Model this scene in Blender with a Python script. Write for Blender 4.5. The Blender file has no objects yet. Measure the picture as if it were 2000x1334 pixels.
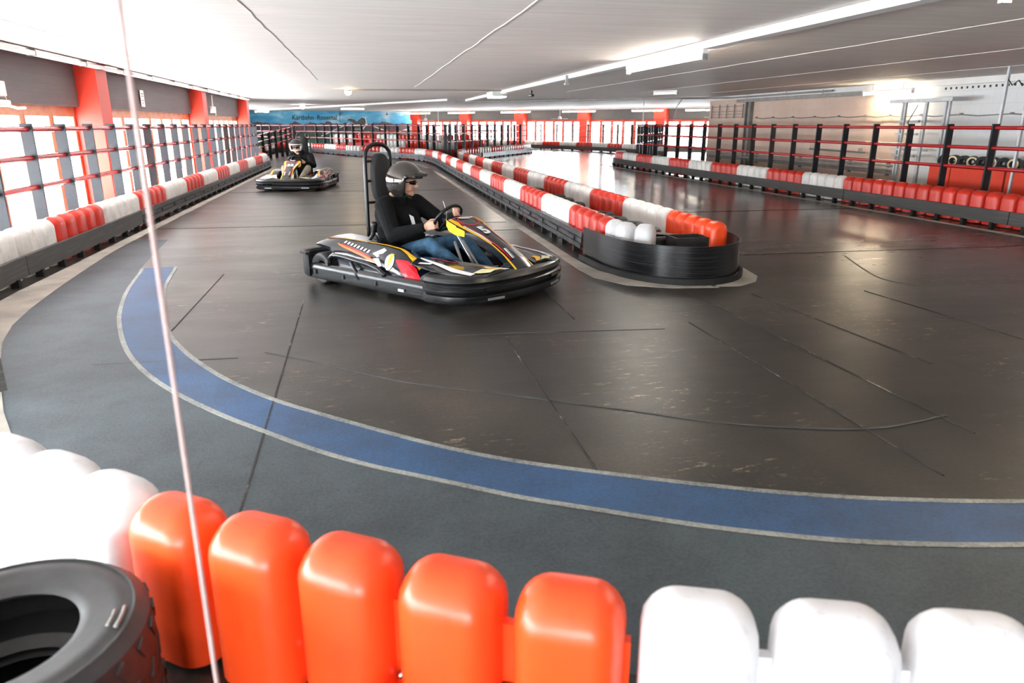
import bpy, bmesh, math, random
import numpy as np
from mathutils import Vector, Matrix, Euler

random.seed(7)
SC = bpy.context.scene
COL = SC.collection
PI = math.pi
S_WORLD = 0.855            # the layout below is in photo-survey units; this brings it to metres

# ------------------------------------------------------------------ camera, world, exposure
EYE = 1.65
FPX, HOR = 1400.0, 243.0
PITCH = math.atan((667.0 - HOR) / FPX)
YAW = math.radians(11.3)
cam = bpy.data.cameras.new('camera')
cam.sensor_width = 36.0
cam.lens = FPX / 2000.0 * 36.0
cam.clip_start, cam.clip_end = 0.05, 300
cam.dof.use_dof = True
cam.dof.focus_distance = 8.0 * S_WORLD
cam.dof.aperture_fstop = 3.2
camo = bpy.data.objects.new('camera', cam)
COL.objects.link(camo)
camo.location = (0, 0, EYE)
camo.rotation_euler = (PI / 2 - PITCH, 0, -YAW)
SC.camera = camo

world = bpy.data.worlds.new('world'); SC.world = world
world.use_nodes = True
bgn = world.node_tree.nodes['Background']
bgn.inputs[0].default_value = (0.90, 0.95, 1.0, 1)
bgn.inputs[1].default_value = 12.5
SC.view_settings.view_transform = 'Standard'
SC.view_settings.look = 'None'
SC.view_settings.exposure = 1.65
SC.view_settings.gamma = 1.0
SC.view_settings.use_curve_mapping = False
SC.cycles.use_denoising = True
SC.cycles.max_bounces = 8
SC.cycles.diffuse_bounces = 5
SC.cycles.transparent_max_bounces = 12
SC.cycles.sample_clamp_indirect = 8.0
TUBE_E = 23.0              # emission of the lit tubes

def portal(loc, rot, sx, sy):
    l = bpy.data.lights.new('window_portal', 'AREA'); l.shape = 'RECTANGLE'; l.size = sx; l.size_y = sy
    l.cycles.is_portal = True
    o = bpy.data.objects.new('window_portal', l); COL.objects.link(o)
    o.location = loc; o.rotation_euler = rot
portal((-5.3, 13.9, 1.0), (0, -PI / 2, 0), 1.95, 38.0)
portal((13.1, 52.0, 1.1), (PI / 2, 0, math.atan2(-16.0, 14.6) + PI), 27.0, 1.75)
portal((-10.6, 48.0, 1.1), (0, -PI / 2, 0), 1.75, 16.0)
portal((-2.15, -5.3, 1.1), (PI / 2, 0, 0), 3.7, 1.75)

# ------------------------------------------------------------------ materials
MAT = {}
def nmat(name):
    m = bpy.data.materials.new(name); m.use_nodes = True
    return m, m.node_tree.nodes, m.node_tree.links, m.node_tree.nodes['Principled BSDF']
def setp(b, col=None, rough=None, metal=None, spec=None, coat=None):
    if col is not None: b.inputs['Base Color'].default_value = (*col, 1)
    if rough is not None: b.inputs['Roughness'].default_value = rough
    if metal is not None: b.inputs['Metallic'].default_value = metal
    if spec is not None: b.inputs['Specular IOR Level'].default_value = spec
    if coat is not None: b.inputs['Coat Weight'].default_value = coat
def N(nodes, t, **kw):
    n = nodes.new(t)
    for k, v in kw.items():
        if k in ('location',): continue
        setattr(n, k, v)
    return n
def noise(nodes, links, scale, detail=4, rough=.55, coord='Object', stretch=(1, 1, 1), rnd=False):
    tc = nodes.new('ShaderNodeTexCoord'); mp = nodes.new('ShaderNodeMapping')
    mp.inputs['Scale'].default_value = stretch
    nz = nodes.new('ShaderNodeTexNoise'); nz.inputs['Scale'].default_value = scale
    nz.inputs['Detail'].default_value = detail; nz.inputs['Roughness'].default_value = rough
    if rnd:
        oi = nodes.new('ShaderNodeObjectInfo'); cx = nodes.new('ShaderNodeVectorMath'); cx.operation = 'SCALE'
        cb = nodes.new('ShaderNodeCombineXYZ')
        for k in range(3): links.new(oi.outputs['Random'], cb.inputs[k])
        links.new(cb.outputs[0], cx.inputs[0]); cx.inputs['Scale'].default_value = 37.0
        links.new(cx.outputs[0], mp.inputs['Location'])
    links.new(tc.outputs[coord], mp.inputs[0]); links.new(mp.outputs[0], nz.inputs['Vector'])
    return nz
def ramp(nodes, links, src, stops):
    r = nodes.new('ShaderNodeValToRGB')
    e = r.color_ramp.elements
    while len(e) < len(stops): e.new(.5)
    for i, (p, c) in enumerate(stops):
        e[i].position = p; e[i].color = (*c, 1) if len(c) == 3 else c
    links.new(src, r.inputs[0]); return r
def bump(nodes, links, b, src, strength=.2, dist=.01):
    bp = nodes.new('ShaderNodeBump'); bp.inputs['Strength'].default_value = strength
    bp.inputs['Distance'].default_value = dist
    links.new(src, bp.inputs['Height']); links.new(bp.outputs[0], b.inputs['Normal']); return bp
def mix(nodes, links, fac, a, b, mode='MIX'):
    m = nodes.new('ShaderNodeMix'); m.data_type = 'RGBA'; m.blend_type = mode
    for sock, v in ((m.inputs[0], fac), (m.inputs[6], a), (m.inputs[7], b)):
        if hasattr(v, 'links') or hasattr(v, 'is_linked'): links.new(v, sock)
        elif isinstance(v, (int, float)): sock.default_value = v
        else: sock.default_value = (*v, 1)
    return m.outputs[2]

def simple(name, col, rough=.5, metal=0, var=.12, scale=6, bumps=0, spec=.5, coat=0, coord='Object', rvar=.08):
    m, n, l, b = nmat(name)
    setp(b, col, rough, metal, spec, coat)
    nz = noise(n, l, scale, 5, .6, coord)
    d = tuple(max(0, c * (1 - var)) for c in col); u = tuple(min(1, c * (1 + var)) for c in col)
    r = ramp(n, l, nz.outputs['Fac'], [(.3, d), (.7, u)])
    l.new(r.outputs[0], b.inputs['Base Color'])
    mr = n.new('ShaderNodeMapRange'); mr.inputs['To Min'].default_value = max(.02, rough - rvar); mr.inputs['To Max'].default_value = min(1, rough + rvar)
    l.new(nz.outputs['Fac'], mr.inputs[0]); l.new(mr.outputs[0], b.inputs['Roughness'])
    if bumps: bump(n, l, b, nz.outputs['Fac'], bumps, .01)
    MAT[name] = m; return m

def plastic(name, col, dirt, rough=.38, amount=.5):
    m, n, l, b = nmat(name); setp(b, col, rough)
    g = noise(n, l, 5.0, 6, .65, rnd=True); f = noise(n, l, 22.0, 5, .7, stretch=(1, 1, .25), rnd=True)
    r1 = ramp(n, l, g.outputs['Fac'], [(.48, (0, 0, 0)), (.72, (amount, amount, amount))])
    r2 = ramp(n, l, f.outputs['Fac'], [(.55, (0, 0, 0)), (.75, (amount, amount, amount))])
    c = mix(n, l, r1.outputs[0], col, dirt)
    c = mix(n, l, r2.outputs[0], c, tuple(x * .55 for x in dirt))
    oi = n.new('ShaderNodeObjectInfo'); hs = n.new('ShaderNodeHueSaturation')
    mr = n.new('ShaderNodeMapRange'); mr.inputs['To Min'].default_value = .90; mr.inputs['To Max'].default_value = 1.06
    l.new(oi.outputs['Random'], mr.inputs[0]); l.new(mr.outputs[0], hs.inputs['Value']); l.new(c, hs.inputs['Color'])
    l.new(hs.outputs[0], b.inputs['Base Color'])
    bump(n, l, b, f.outputs['Fac'], .06, .004)
    MAT[name] = m
plastic('lobe_red', (.68, .032, .015), (.42, .02, .01), .33, .45)
plastic('lobe_orange', (.93, .075, .012), (.62, .035, .006), .33, .25)
plastic('lobe_white', (.86, .83, .79), (.50, .45, .39), .42, .45)
plastic('lobe_clean', (.74, .73, .74), (.50, .47, .45), .42, .35)

simple('fence_dark', (.018, .020, .024), .5, 0, .2, 9, spec=.3)
simple('fence_red', (.44, .013, .015), .22, 0, .12, 6, coat=.3)
simple('rubber', (.030, .030, .031), .5, 0, .3, 12, .15)
simple('rubber_block', (.009, .009, .0095), .7, 0, .3, 8)
simple('steel', (.55, .55, .56), .3, 1, .1, 9)
simple('galv', (.46, .47, .48), .42, .75, .15, 7)
simple('pipe_grey', (.30, .28, .26), .5, .4, .2, 5)
simple('white_plastic', (.78, .77, .75), .45, 0, .06, 4)
simple('ceiling_trunk', (.80, .78, .76), .55, 0, .06, 2)
simple('orange_paint', (.58, .030, .009), .5, 0, .12, 1.6, .08)
simple('wood_frame', (.50, .25, .13), .5, 0, .25, 3)
simple('red_frame', (.50, .085, .05), .5, 0, .2, 3)
simple('orange_board', (.80, .045, .008), .55, 0, .07, 3)
simple('red_board', (.50, .012, .012), .5, 0, .15, 2)
simple('rope', (.50, .36, .34), .8, 0, .1, 60, .3)
simple('concrete_strip', (.36, .335, .29), .7, 0, .28, 2.2, .2)
def seam_mat():
    m, n, l, b = nmat('seam'); setp(b, (.012, .011, .010), .7)
    g = noise(n, l, 3.5, 6, .75)
    r = ramp(n, l, g.outputs['Fac'], [(.50, (.011, .0105, .010)), (.58, (.05, .043, .034)), (.66, (.26, .21, .14))])
    l.new(r.outputs[0], b.inputs['Base Color']); MAT['seam'] = m
seam_mat()
simple('sign_white', (.8, .79, .77), .5)
simple('print_black', (.012, .012, .014), .5)
simple('camera_grey', (.12, .12, .125), .4)
simple('rim_yellow', (.75, .62, .36), .45, .1)
simple('steel_column', (.24, .23, .22), .5, .4, .25, 5)
simple('wall_grey', (.088, .09, .092), .75, 0, .14, 2.5, .15)

def boards(name, col, dark, axis, freq, rough=.8, lines=.5, blotch=.12):
    """board-marked concrete: faint joints across one axis, grain along the other"""
    m, n, l, b = nmat(name); setp(b, col, rough)
    st = {'Y': (.12, 1, 1), 'Z': (.12, .12, 1)}[axis]
    g = noise(n, l, 7.0, 6, .7, stretch=st)
    big = noise(n, l, .5, 3, .5)
    tc = n.new('ShaderNodeTexCoord'); sx = n.new('ShaderNodeSeparateXYZ'); l.new(tc.outputs['Object'], sx.inputs[0])
    mu = n.new('ShaderNodeMath'); mu.operation = 'MULTIPLY'; mu.inputs[1].default_value = freq
    l.new(sx.outputs[axis], mu.inputs[0])
    wob = n.new('ShaderNodeMath'); wob.operation = 'MULTIPLY_ADD'; wob.inputs[1].default_value = .12
    l.new(big.outputs['Fac'], wob.inputs[0]); l.new(mu.outputs[0], wob.inputs[2])
    fr = n.new('ShaderNodeMath'); fr.operation = 'FRACT'; l.new(wob.outputs[0], fr.inputs[0])
    r = ramp(n, l, fr.outputs[0], [(0, (1, 1, 1)), (.05, (0, 0, 0)), (1, (0, 0, 0))])
    gr = ramp(n, l, g.outputs['Fac'], [(.36, (0, 0, 0)), (.62, (1, 1, 1))])
    lm = mix(n, l, 1.0, r.outputs[0], gr.outputs[0], 'MULTIPLY')
    hi = ramp(n, l, g.outputs['Fac'], [(.3, tuple(c * (1 - blotch) for c in col)), (.7, tuple(min(1, c * (1 + blotch)) for c in col))])
    sc = n.new('ShaderNodeMath'); sc.operation = 'MULTIPLY'; sc.inputs[1].default_value = lines
    l.new(lm, sc.inputs[0])
    c = mix(n, l, sc.outputs[0], hi.outputs[0], dark)
    l.new(c, b.inputs['Base Color'])
    bump(n, l, b, g.outputs['Fac'], .35, .012)
    MAT[name] = m
boards('ceiling_concrete', (.80, .73, .68), (.42, .36, .31), 'Y', 2.6, .62, .7, .10)
boards('beam_grey', (.115, .118, .12), (.03, .03, .03), 'Z', 7.0, .75, .6, .12)

def floor_mat():
    m, n, l, b = nmat('floor_asphalt'); setp(b, (.04, .037, .034), .4, spec=.42)
    a = noise(n, l, .35, 4, .6); s = noise(n, l, .9, 6, .65, stretch=(1, .28, 1)); f = noise(n, l, 42, 4, .7)
    st = noise(n, l, 1.6, 6, .7, stretch=(.35, 1.2, 1))
    c = ramp(n, l, a.outputs['Fac'], [(.30, (.0145, .0132, .0120)), (.52, (.033, .0290, .0250)), (.72, (.080, .066, .053))])
    c2 = ramp(n, l, s.outputs['Fac'], [(.32, (.38, .38, .38)), (.7, (1.4, 1.34, 1.26))])
    col = mix(n, l, .8, c.outputs[0], c2.outputs[0], 'MULTIPLY')
    # pale worn flecks where the surface has rubbed through
    fl = noise(n, l, 10, 8, .8, stretch=(.6, 2.0, 1)); msk = noise(n, l, .8, 3, .6)
    r1 = ramp(n, l, fl.outputs['Fac'], [(.575, (0, 0, 0)), (.605, (1, 1, 1))])
    r2 = ramp(n, l, msk.outputs['Fac'], [(.50, (0, 0, 0)), (.60, (1, 1, 1))])
    fm = mix(n, l, 1.0, r1.outputs[0], r2.outputs[0], 'MULTIPLY')
    col = mix(n, l, fm, col, (.26, .20, .13))
    fr = ramp(n, l, f.outputs['Fac'], [(.3, (.55, .55, .55)), (.7, (1.45, 1.45, 1.45))])
    col = mix(n, l, .85, col, fr.outputs[0], 'MULTIPLY')
    l.new(col, b.inputs['Base Color'])
    # polish grows towards the far lanes where the lacquer is newer
    tc = n.new('ShaderNodeTexCoord'); sp = n.new('ShaderNodeSeparateXYZ'); l.new(tc.outputs['Object'], sp.inputs[0])
    mr = n.new('ShaderNodeMapRange'); mr.inputs['From Min'].default_value = 5.0; mr.inputs['From Max'].default_value = 12.5
    mr.inputs['To Min'].default_value = .37; mr.inputs['To Max'].default_value = .20
    l.new(sp.outputs['Y'], mr.inputs[0])
    mx = n.new('ShaderNodeMapRange'); mx.inputs['From Min'].default_value = 2.6; mx.inputs['From Max'].default_value = 4.6
    mx.inputs['To Min'].default_value = .34; mx.inputs['To Max'].default_value = .19
    l.new(sp.outputs['X'], mx.inputs[0]); l.new(mx.outputs[0], mr.inputs['To Max'])
    rr = n.new('ShaderNodeMath'); rr.operation = 'MULTIPLY_ADD'; rr.inputs[1].default_value = .22
    sub = n.new('ShaderNodeMath'); sub.operation = 'SUBTRACT'; sub.inputs[1].default_value = .5
    l.new(st.outputs['Fac'], sub.inputs[0]); l.new(sub.outputs[0], rr.inputs[0]); l.new(mr.outputs[0], rr.inputs[2])
    l.new(rr.outputs[0], b.inputs['Roughness'])
    sm = n.new('ShaderNodeMath'); sm.operation = 'MULTIPLY_ADD'; sm.inputs[1].default_value = .25
    l.new(f.outputs['Fac'], sm.inputs[0]); l.new(st.outputs['Fac'], sm.inputs[2])
    bump(n, l, b, sm.outputs[0], .10, .01)
    MAT['floor_asphalt'] = m
floor_mat()

def paint_mat(name, col, worn, rough, fine=55, wear=.55):
    m, n, l, b = nmat(name); setp(b, col, rough)
    f = noise(n, l, fine, 4, .7); g = noise(n, l, 1.7, 6, .7)
    r = ramp(n, l, f.outputs['Fac'], [(.42, (0, 0, 0)), (.66, (1, 1, 1))])
    r2 = ramp(n, l, g.outputs['Fac'], [(.40, (0, 0, 0)), (.62, (1, 1, 1))])
    c = mix(n, l, mix(n, l, .5, r.outputs[0], r2.outputs[0]), col, worn)
    l.new(c, b.inputs['Base Color']); bump(n, l, b, f.outputs['Fac'], .25, .006)
    MAT[name] = m
paint_mat('blue_paint', (.024, .090, .215), (.017, .042, .090), .55)
paint_mat('white_line', (.36, .37, .34), (.09, .10, .10), .6)
paint_mat('outer_rubber', (.062, .086, .098), (.021, .029, .038), .6, 60)
paint_mat('scratched_plank', (.062, .062, .064), (.028, .028, .030), .45, 8)

def scratch(name, col, light, rough, metal=0, st=(.25, .25, 6), amt=.5):
    m, n, l, b = nmat(name); setp(b, col, rough, metal)
    g = noise(n, l, 6, 7, .75, stretch=st)
    r = ramp(n, l, g.outputs['Fac'], [(.5, (0, 0, 0)), (.72, (amt, amt, amt))])
    c = mix(n, l, r.outputs[0], col, light); l.new(c, b.inputs['Base Color'])
    bump(n, l, b, g.outputs['Fac'], .15, .006); MAT[name] = m
scratch('rail_strip', (.025, .025, .028), (.30, .30, .33), .33, 0, (.8, .8, 9), .7)
scratch('plank', (.060, .058, .056), (.15, .147, .14), .6, 0, (.3, .3, 8), .7)
scratch('nose_plate', (.008, .008, .009), (.07, .072, .078), .22, 0, (.15, .15, 14), .55)
scratch('kart_bumper', (.0075, .008, .009), (.06, .06, .062), .25, 0, (.3, .3, 10), .45)

def wall_plaster():
    m, n, l, b = nmat('wall_plaster'); setp(b, (.62, .52, .46), .85)
    g = noise(n, l, .8, 6, .65); f = noise(n, l, 14, 4, .6)
    tc = n.new('ShaderNodeTexCoord'); sp = n.new('ShaderNodeSeparateXYZ'); l.new(tc.outputs['Object'], sp.inputs[0])
    c = ramp(n, l, g.outputs['Fac'], [(.3, (.62, .45, .36)), (.7, (.78, .60, .49))])  # pinkish warmth of the tube light is put into this plaster colour
    gt = n.new('ShaderNodeMath'); gt.operation = 'LESS_THAN'; gt.inputs[1].default_value = 16.95
    l.new(sp.outputs['Y'], gt.inputs[0])
    c2 = mix(n, l, gt.outputs[0], c.outputs[0], (.80, .80, .80))
    # coursed blockwork joints
    br = n.new('ShaderNodeTexBrick'); br.inputs['Scale'].default_value = 1.0
    br.inputs['Mortar Size'].default_value = .006; br.inputs['Brick Width'].default_value = .6; br.inputs['Row Height'].default_value = .3
    cb = n.new('ShaderNodeCombineXYZ'); l.new(sp.outputs['Y'], cb.inputs[0]); l.new(sp.outputs['Z'], cb.inputs[1])
    l.new(cb.outputs[0], br.inputs['Vector'])
    br.inputs['Color1'].default_value = (1, 1, 1, 1); br.inputs['Color2'].default_value = (.96, .96, .96, 1); br.inputs['Mortar'].default_value = (.86, .85, .84, 1)
    c3 = mix(n, l, .8, c2, br.outputs[0], 'MULTIPLY')
    l.new(c3, b.inputs['Base Color']); bump(n, l, b, f.outputs['Fac'], .4, .015); MAT['wall_plaster'] = m
wall_plaster()

def mural():
    m, n, l, b = nmat('mural_sky'); setp(b, (.1, .4, .62), .7)
    tc = n.new('ShaderNodeTexCoord'); sp = n.new('ShaderNodeSeparateXYZ'); l.new(tc.outputs['Object'], sp.inputs[0])
    g = noise(n, l, .55, 5, .6, stretch=(.6, 1, 1.8))
    sky = ramp(n, l, g.outputs['Fac'], [(.42, (.06, .33, .58)), (.55, (.16, .50, .70)), (.68, (.80, .86, .88))])
    mt = noise(n, l, .9, 5, .6, stretch=(1, 1, .05))
    ms = n.new('ShaderNodeMath'); ms.operation = 'MULTIPLY_ADD'; ms.inputs[1].default_value = 1.1; ms.inputs[2].default_value = 1.18
    l.new(mt.outputs['Fac'], ms.inputs[0])
    lt = n.new('ShaderNodeMath'); lt.operation = 'LESS_THAN'; l.new(sp.outputs['Z'], lt.inputs[0]); l.new(ms.outputs[0], lt.inputs[1])
    rock = ramp(n, l, noise(n, l, 3, 5, .6).outputs['Fac'], [(.35, (.045, .045, .06)), (.7, (.17, .12, .13))])
    c = mix(n, l, lt.outputs[0], sky.outputs[0], rock.outputs[0])
    lt2 = n.new('ShaderNodeMath'); lt2.operation = 'LESS_THAN'; lt2.inputs[1].default_value = 1.15; l.new(sp.outputs['Z'], lt2.inputs[0])
    gr = ramp(n, l, g.outputs['Fac'], [(.4, (.03, .075, .06)), (.6, (.06, .15, .11))])
    c = mix(n, l, lt2.outputs[0], c, gr.outputs[0])
    l.new(c, b.inputs['Base Color']); MAT['mural_sky'] = m
mural()

def glass():
    m = bpy.data.materials.new('window_glass'); m.use_nodes = True; n = m.node_tree.nodes; l = m.node_tree.links
    n.remove(n['Principled BSDF']); o = n['Material Output']
    t = n.new('ShaderNodeBsdfTransparent'); t.inputs[0].default_value = (.96, .98, .98, 1)
    g = n.new('ShaderNodeBsdfGlossy'); g.inputs['Roughness'].default_value = .03
    mx = n.new('ShaderNodeMixShader'); mx.inputs[0].default_value = .06
    l.new(t.outputs[0], mx.inputs[1]); l.new(g.outputs[0], mx.inputs[2]); l.new(mx.outputs[0], o.inputs[0]); MAT['window_glass'] = m
glass()
def emit(name, col, e):
    m, n, l, b = nmat(name); setp(b, (.9, .9, .9), .4)
    b.inputs['Emission Color'].default_value = (*col, 1); b.inputs['Emission Strength'].default_value = e; MAT[name] = m
emit('tube_lit', (1.0, .86, .66), TUBE_E)
emit('tube_white', (1.0, .93, .82), TUBE_E)
emit('tube_strong', (1.0, .86, .62), 30)
emit('lamp_warm', (1.0, .72, .38), 22)
emit('lamp_cold', (.80, .90, 1.0), 60)
emit('tube_off_glow', (1, .96, .9), .4)  # switched-off tube, whitened by a faint glow in its material

# kart + people
simple('kart_black', (.005, .0055, .007), .16, 0, .2, 8, coat=.6)
simple('kart_navy', (.007, .009, .014), .18, 0, .2, 8, coat=.6)
simple('decal_yellow', (.92, .50, .01), .3, 0, .05)
simple('decal_red', (.72, .015, .03), .3, 0, .05)
simple('decal_orange', (.90, .16, .03), .3, 0, .05)
simple('decal_white', (.82, .82, .84), .3, 0, .05)
simple('decal_cream', (.82, .76, .42), .3, 0, .05)
simple('engine_grey', (.22, .22, .23), .4, .6, .2)
simple('seat_black', (.008, .008, .009), .35, 0, .2, 10, coat=.3)
simple('pad_black', (.012, .012, .012), .75, 0, .2, 20, .1)
simple('tube_black', (.006, .006, .0065), .35, .2)
simple('jacket', (.0034, .0034, .0037), .9, 0, .3, 14, .9, spec=.2)
simple('jeans', (.036, .085, .145), .9, 0, .5, 11, .9, spec=.2)
simple('trousers', (.25, .22, .17), .85, 0, .25, 9, .5)
simple('skin', (.62, .33, .23), .55, 0, .1, 12)
simple('lips', (.50, .19, .15), .5)
simple('shoe', (.04, .037, .034), .6, 0, .3)
simple('hair', (.30, .19, .10), .6, 0, .4, 40, .5)
simple('helmet_grey', (.10, .09, .08), .07, .8, .15, 3, coat=.8)
simple('helmet_black', (.006, .006, .0065), .15, 0, .2, 6, coat=.6)
simple('helmet_matt', (.03, .027, .025), .45, 0, .25, 14)
simple('helmet_white', (.78, .76, .74), .3, 0, .06)
simple('visor_clear', (.62, .60, .58), .12, 0, .05)
simple('steel_mirror', (.75, .72, .70), .05, 1, .05, 3, rvar=.02)
simple('glasses', (.004, .004, .005), .05, 0, .1)

# ------------------------------------------------------------------ mesh helpers
class MB:
    def __init__(s): s.v = []; s.f = []; s.m = []
    def add(s, vs, fs, mi=0):
        o = len(s.v); s.v += [tuple(p) for p in vs]; s.f += [tuple(i + o for i in f) for f in fs]; s.m += [mi] * len(fs); return s
    def box(s, c, d, M=None, mi=0):
        x, y, z = d[0] / 2, d[1] / 2, d[2] / 2
        vs = [Vector((a * x, b * y, e * z)) for a in (-1, 1) for b in (-1, 1) for e in (-1, 1)]
        if M is not None: vs = [M @ p for p in vs]
        c = Vector(c); vs = [p + c for p in vs]
        return s.add(vs, [(0, 1, 3, 2), (4, 6, 7, 5), (0, 4, 5, 1), (2, 3, 7, 6), (0, 2, 6, 4), (1, 5, 7, 3)], mi)
    def tube(s, pts, r, n=8, closed=False, cap=True, mi=0):
        pts = [Vector(p) for p in pts]; L = len(pts); rs = r if isinstance(r, (list, tuple)) else [r] * L
        rings = []; up = None
        for i in range(L):
            a = pts[(i - 1) % L] if (closed or i > 0) else pts[i]; b_ = pts[(i + 1) % L] if (closed or i < L - 1) else pts[i]
            t = (b_ - a).normalized()
            if up is None:
                up = Vector((0, 0, 1)) if abs(t.z) < .9 else Vector((1, 0, 0))
            x = up - t * up.dot(t)
            if x.length < 1e-5: x = Vector((1, 0, 0)) - t * t.x
            x.normalize(); y = t.cross(x); up = x
            rings.append([pts[i] + (x * math.cos(2 * PI * k / n) + y * math.sin(2 * PI * k / n)) * rs[i] for k in range(n)])
        vs = [p for R in rings for p in R]; fs = []
        for i in range(L if closed else L - 1):
            j = (i + 1) % L
            for k in range(n):
                fs.append((i * n + k, i * n + (k + 1) % n, j * n + (k + 1) % n, j * n + k))
        if cap and not closed:
            fs.append(tuple(range(n - 1, -1, -1))); fs.append(tuple((L - 1) * n + k for k in range(n)))
        return s.add(vs, fs, mi)
    def lathe(s, prof, n=32, M=None, mi=0, close=False):
        vs = []; fs = []; L = len(prof)
        for k in range(n):
            a = 2 * PI * k / n
            for r, z in prof:
                p = Vector((r * math.cos(a), r * math.sin(a), z)); vs.append(M @ p if M is not None else p)
        for k in range(n):
            k2 = (k + 1) % n
            for i in range(L if close else L - 1):
                j = (i + 1) % L
                fs.append((k * L + i, k2 * L + i, k2 * L + j, k * L + j))
        return s.add(vs, fs, mi)
    def prism(s, poly, z0, z1, M=None, mi=0):
        n = len(poly); vs = [Vector((x, y, z0)) for x, y in poly] + [Vector((x, y, z1)) for x, y in poly]
        if M is not None: vs = [M @ p for p in vs]
        fs = [tuple(range(n - 1, -1, -1)), tuple(range(n, 2 * n))] + [(i, (i + 1) % n, n + (i + 1) % n, n + i) for i in range(n)]
        return s.add(vs, fs, mi)
    def sweep(s, path, prof, closed=False, mi=0, cap=True):
        """path: plan points (x,y); prof: (offset to the left of travel, z) closed loop"""
        L = len(path); P = [Vector((p[0], p[1])) for p in path]; vs = []; fs = []; m = len(prof)
        for i in range(L):
            a = P[(i - 1) % L] if (closed or i > 0) else P[i]; b_ = P[(i + 1) % L] if (closed or i < L - 1) else P[i]
            t = (b_ - a).normalized(); nl = Vector((-t.y, t.x))
            sc = 1.0
            if 0 < i < L - 1:
                t1 = (P[i] - a).normalized(); sc = 1 / max(.6, (nl.dot(Vector((-t1.y, t1.x)))))
            for o, z in prof: q = P[i] + nl * o * sc; vs.append((q.x, q.y, z))
        for i in range(L if closed else L - 1):
            j = (i + 1) % L
            for k in range(m):
                k2 = (k + 1) % m; fs.append((i * m + k, j * m + k, j * m + k2, i * m + k2))
        if cap and not closed:
            fs.append(tuple(range(m))); fs.append(tuple((L - 1) * m + k for k in range(m - 1, -1, -1)))
        return s.add(vs, fs, mi)
    def mesh(s, name, mats, smooth=False, fix=True, angle=None):
        me = bpy.data.meshes.new(name); me.from_pydata(s.v, [], s.f)
        if not isinstance(mats, (list, tuple)): mats = [mats]
        for k in mats: me.materials.append(MAT[k])
        if any(s.m): me.polygons.foreach_set('material_index', s.m)
        if fix:
            bm = bmesh.new(); bm.from_mesh(me); bmesh.ops.recalc_face_normals(bm, faces=bm.faces); bm.to_mesh(me); bm.free()
        if smooth:
            me.polygons.foreach_set('use_smooth', [True] * len(me.polygons))
            if angle: me.set_sharp_from_angle(angle=math.radians(angle))
        me.update(); return me
    def obj(s, name, mats, parent=None, smooth=False, **kw):
        return link(name, s.mesh(name, mats, smooth, **kw), parent)

def link(name, me, parent=None, loc=None, rotz=None):
    o = bpy.data.objects.new(name, me); COL.objects.link(o)
    if parent is not None: o.parent = parent
    if loc is not None: o.location = loc
    if rotz is not None: o.rotation_euler = (0, 0, rotz)
    return o
def empty(name, loc=(0, 0, 0), rotz=0, parent=None):
    o = bpy.data.objects.new(name, None); COL.objects.link(o); o.location = loc; o.rotation_euler = (0, 0, rotz)
    o.empty_display_size = .1
    if parent is not None: o.parent = parent
    return o
def tag(o, label, cat, group=None):
    o['label'] = label; o['category'] = cat
    if group: o['group'] = group
    return o
def struct(o, label=None, cat=None):
    o['kind'] = 'structure'
    if label: o['label'] = label
    if cat: o['category'] = cat
    return o
def bevbox(d, off, seg, name, mat, smooth=True):
    bm = bmesh.new(); bmesh.ops.create_cube(bm, size=1)
    for v in bm.verts: v.co = Vector((v.co.x * d[0], v.co.y * d[1], v.co.z * d[2]))
    bmesh.ops.bevel(bm, geom=list(bm.edges), offset=off, segments=seg, profile=.5, affect='EDGES')
    me = bpy.data.meshes.new(name); bm.to_mesh(me); bm.free(); me.materials.append(MAT[mat])
    if smooth: me.polygons.foreach_set('use_smooth', [True] * len(me.polygons))
    return me
def catmull(P, per=8):
    P = [Vector(p) for p in P]; out = []
    for i in range(len(P) - 1):
        p0 = P[max(i - 1, 0)]; p1 = P[i]; p2 = P[i + 1]; p3 = P[min(i + 2, len(P) - 1)]
        for k in range(per):
            t = k / per; t2 = t * t; t3 = t2 * t
            out.append(.5 * ((2 * p1) + (-p0 + p2) * t + (2 * p0 - 5 * p1 + 4 * p2 - p3) * t2 + (-p0 + 3 * p1 - 3 * p2 + p3) * t3))
    out.append(P[-1]); return out
class Path:
    def __init__(s, pts, smooth=True, per=10):
        s.p = [Vector((q[0], q[1])) for q in (catmull([(a, b, 0) for a, b in pts], per) if smooth else pts)]
        s.d = [0]
        for a, b in zip(s.p, s.p[1:]): s.d.append(s.d[-1] + (b - a).length)
        s.L = s.d[-1]
    def at(s, t):
        t = max(0, min(s.L, t)); lo = 0
        import bisect
        i = min(max(bisect.bisect_right(s.d, t) - 1, 0), len(s.p) - 2)
        seg = s.d[i + 1] - s.d[i]; k = (t - s.d[i]) / seg if seg > 1e-9 else 0
        return s.p[i].lerp(s.p[i + 1], k)
    def tan(s, t):
        a = s.at(t - .12); b = s.at(t + .12); v = (b - a); return v.normalized()
    def sub(s, t0, t1, step=.25):
        n = max(1, int(round((t1 - t0) / step))); return [s.at(t0 + (t1 - t0) * i / n) for i in range(n + 1)]
ORD = ['first', 'second', 'third', 'fourth', 'fifth', 'sixth', 'seventh', 'eighth', 'ninth', 'tenth', 'eleventh', 'twelfth', 'thirteenth',
       'fourteenth', 'fifteenth', 'sixteenth', 'seventeenth', 'eighteenth', 'nineteenth', 'twentieth', 'twenty-first', 'twenty-second',
       'twenty-third', 'twenty-fourth', 'twenty-fifth', 'twenty-sixth', 'twenty-seventh', 'twenty-eighth', 'twenty-ninth', 'thirtieth']

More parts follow.
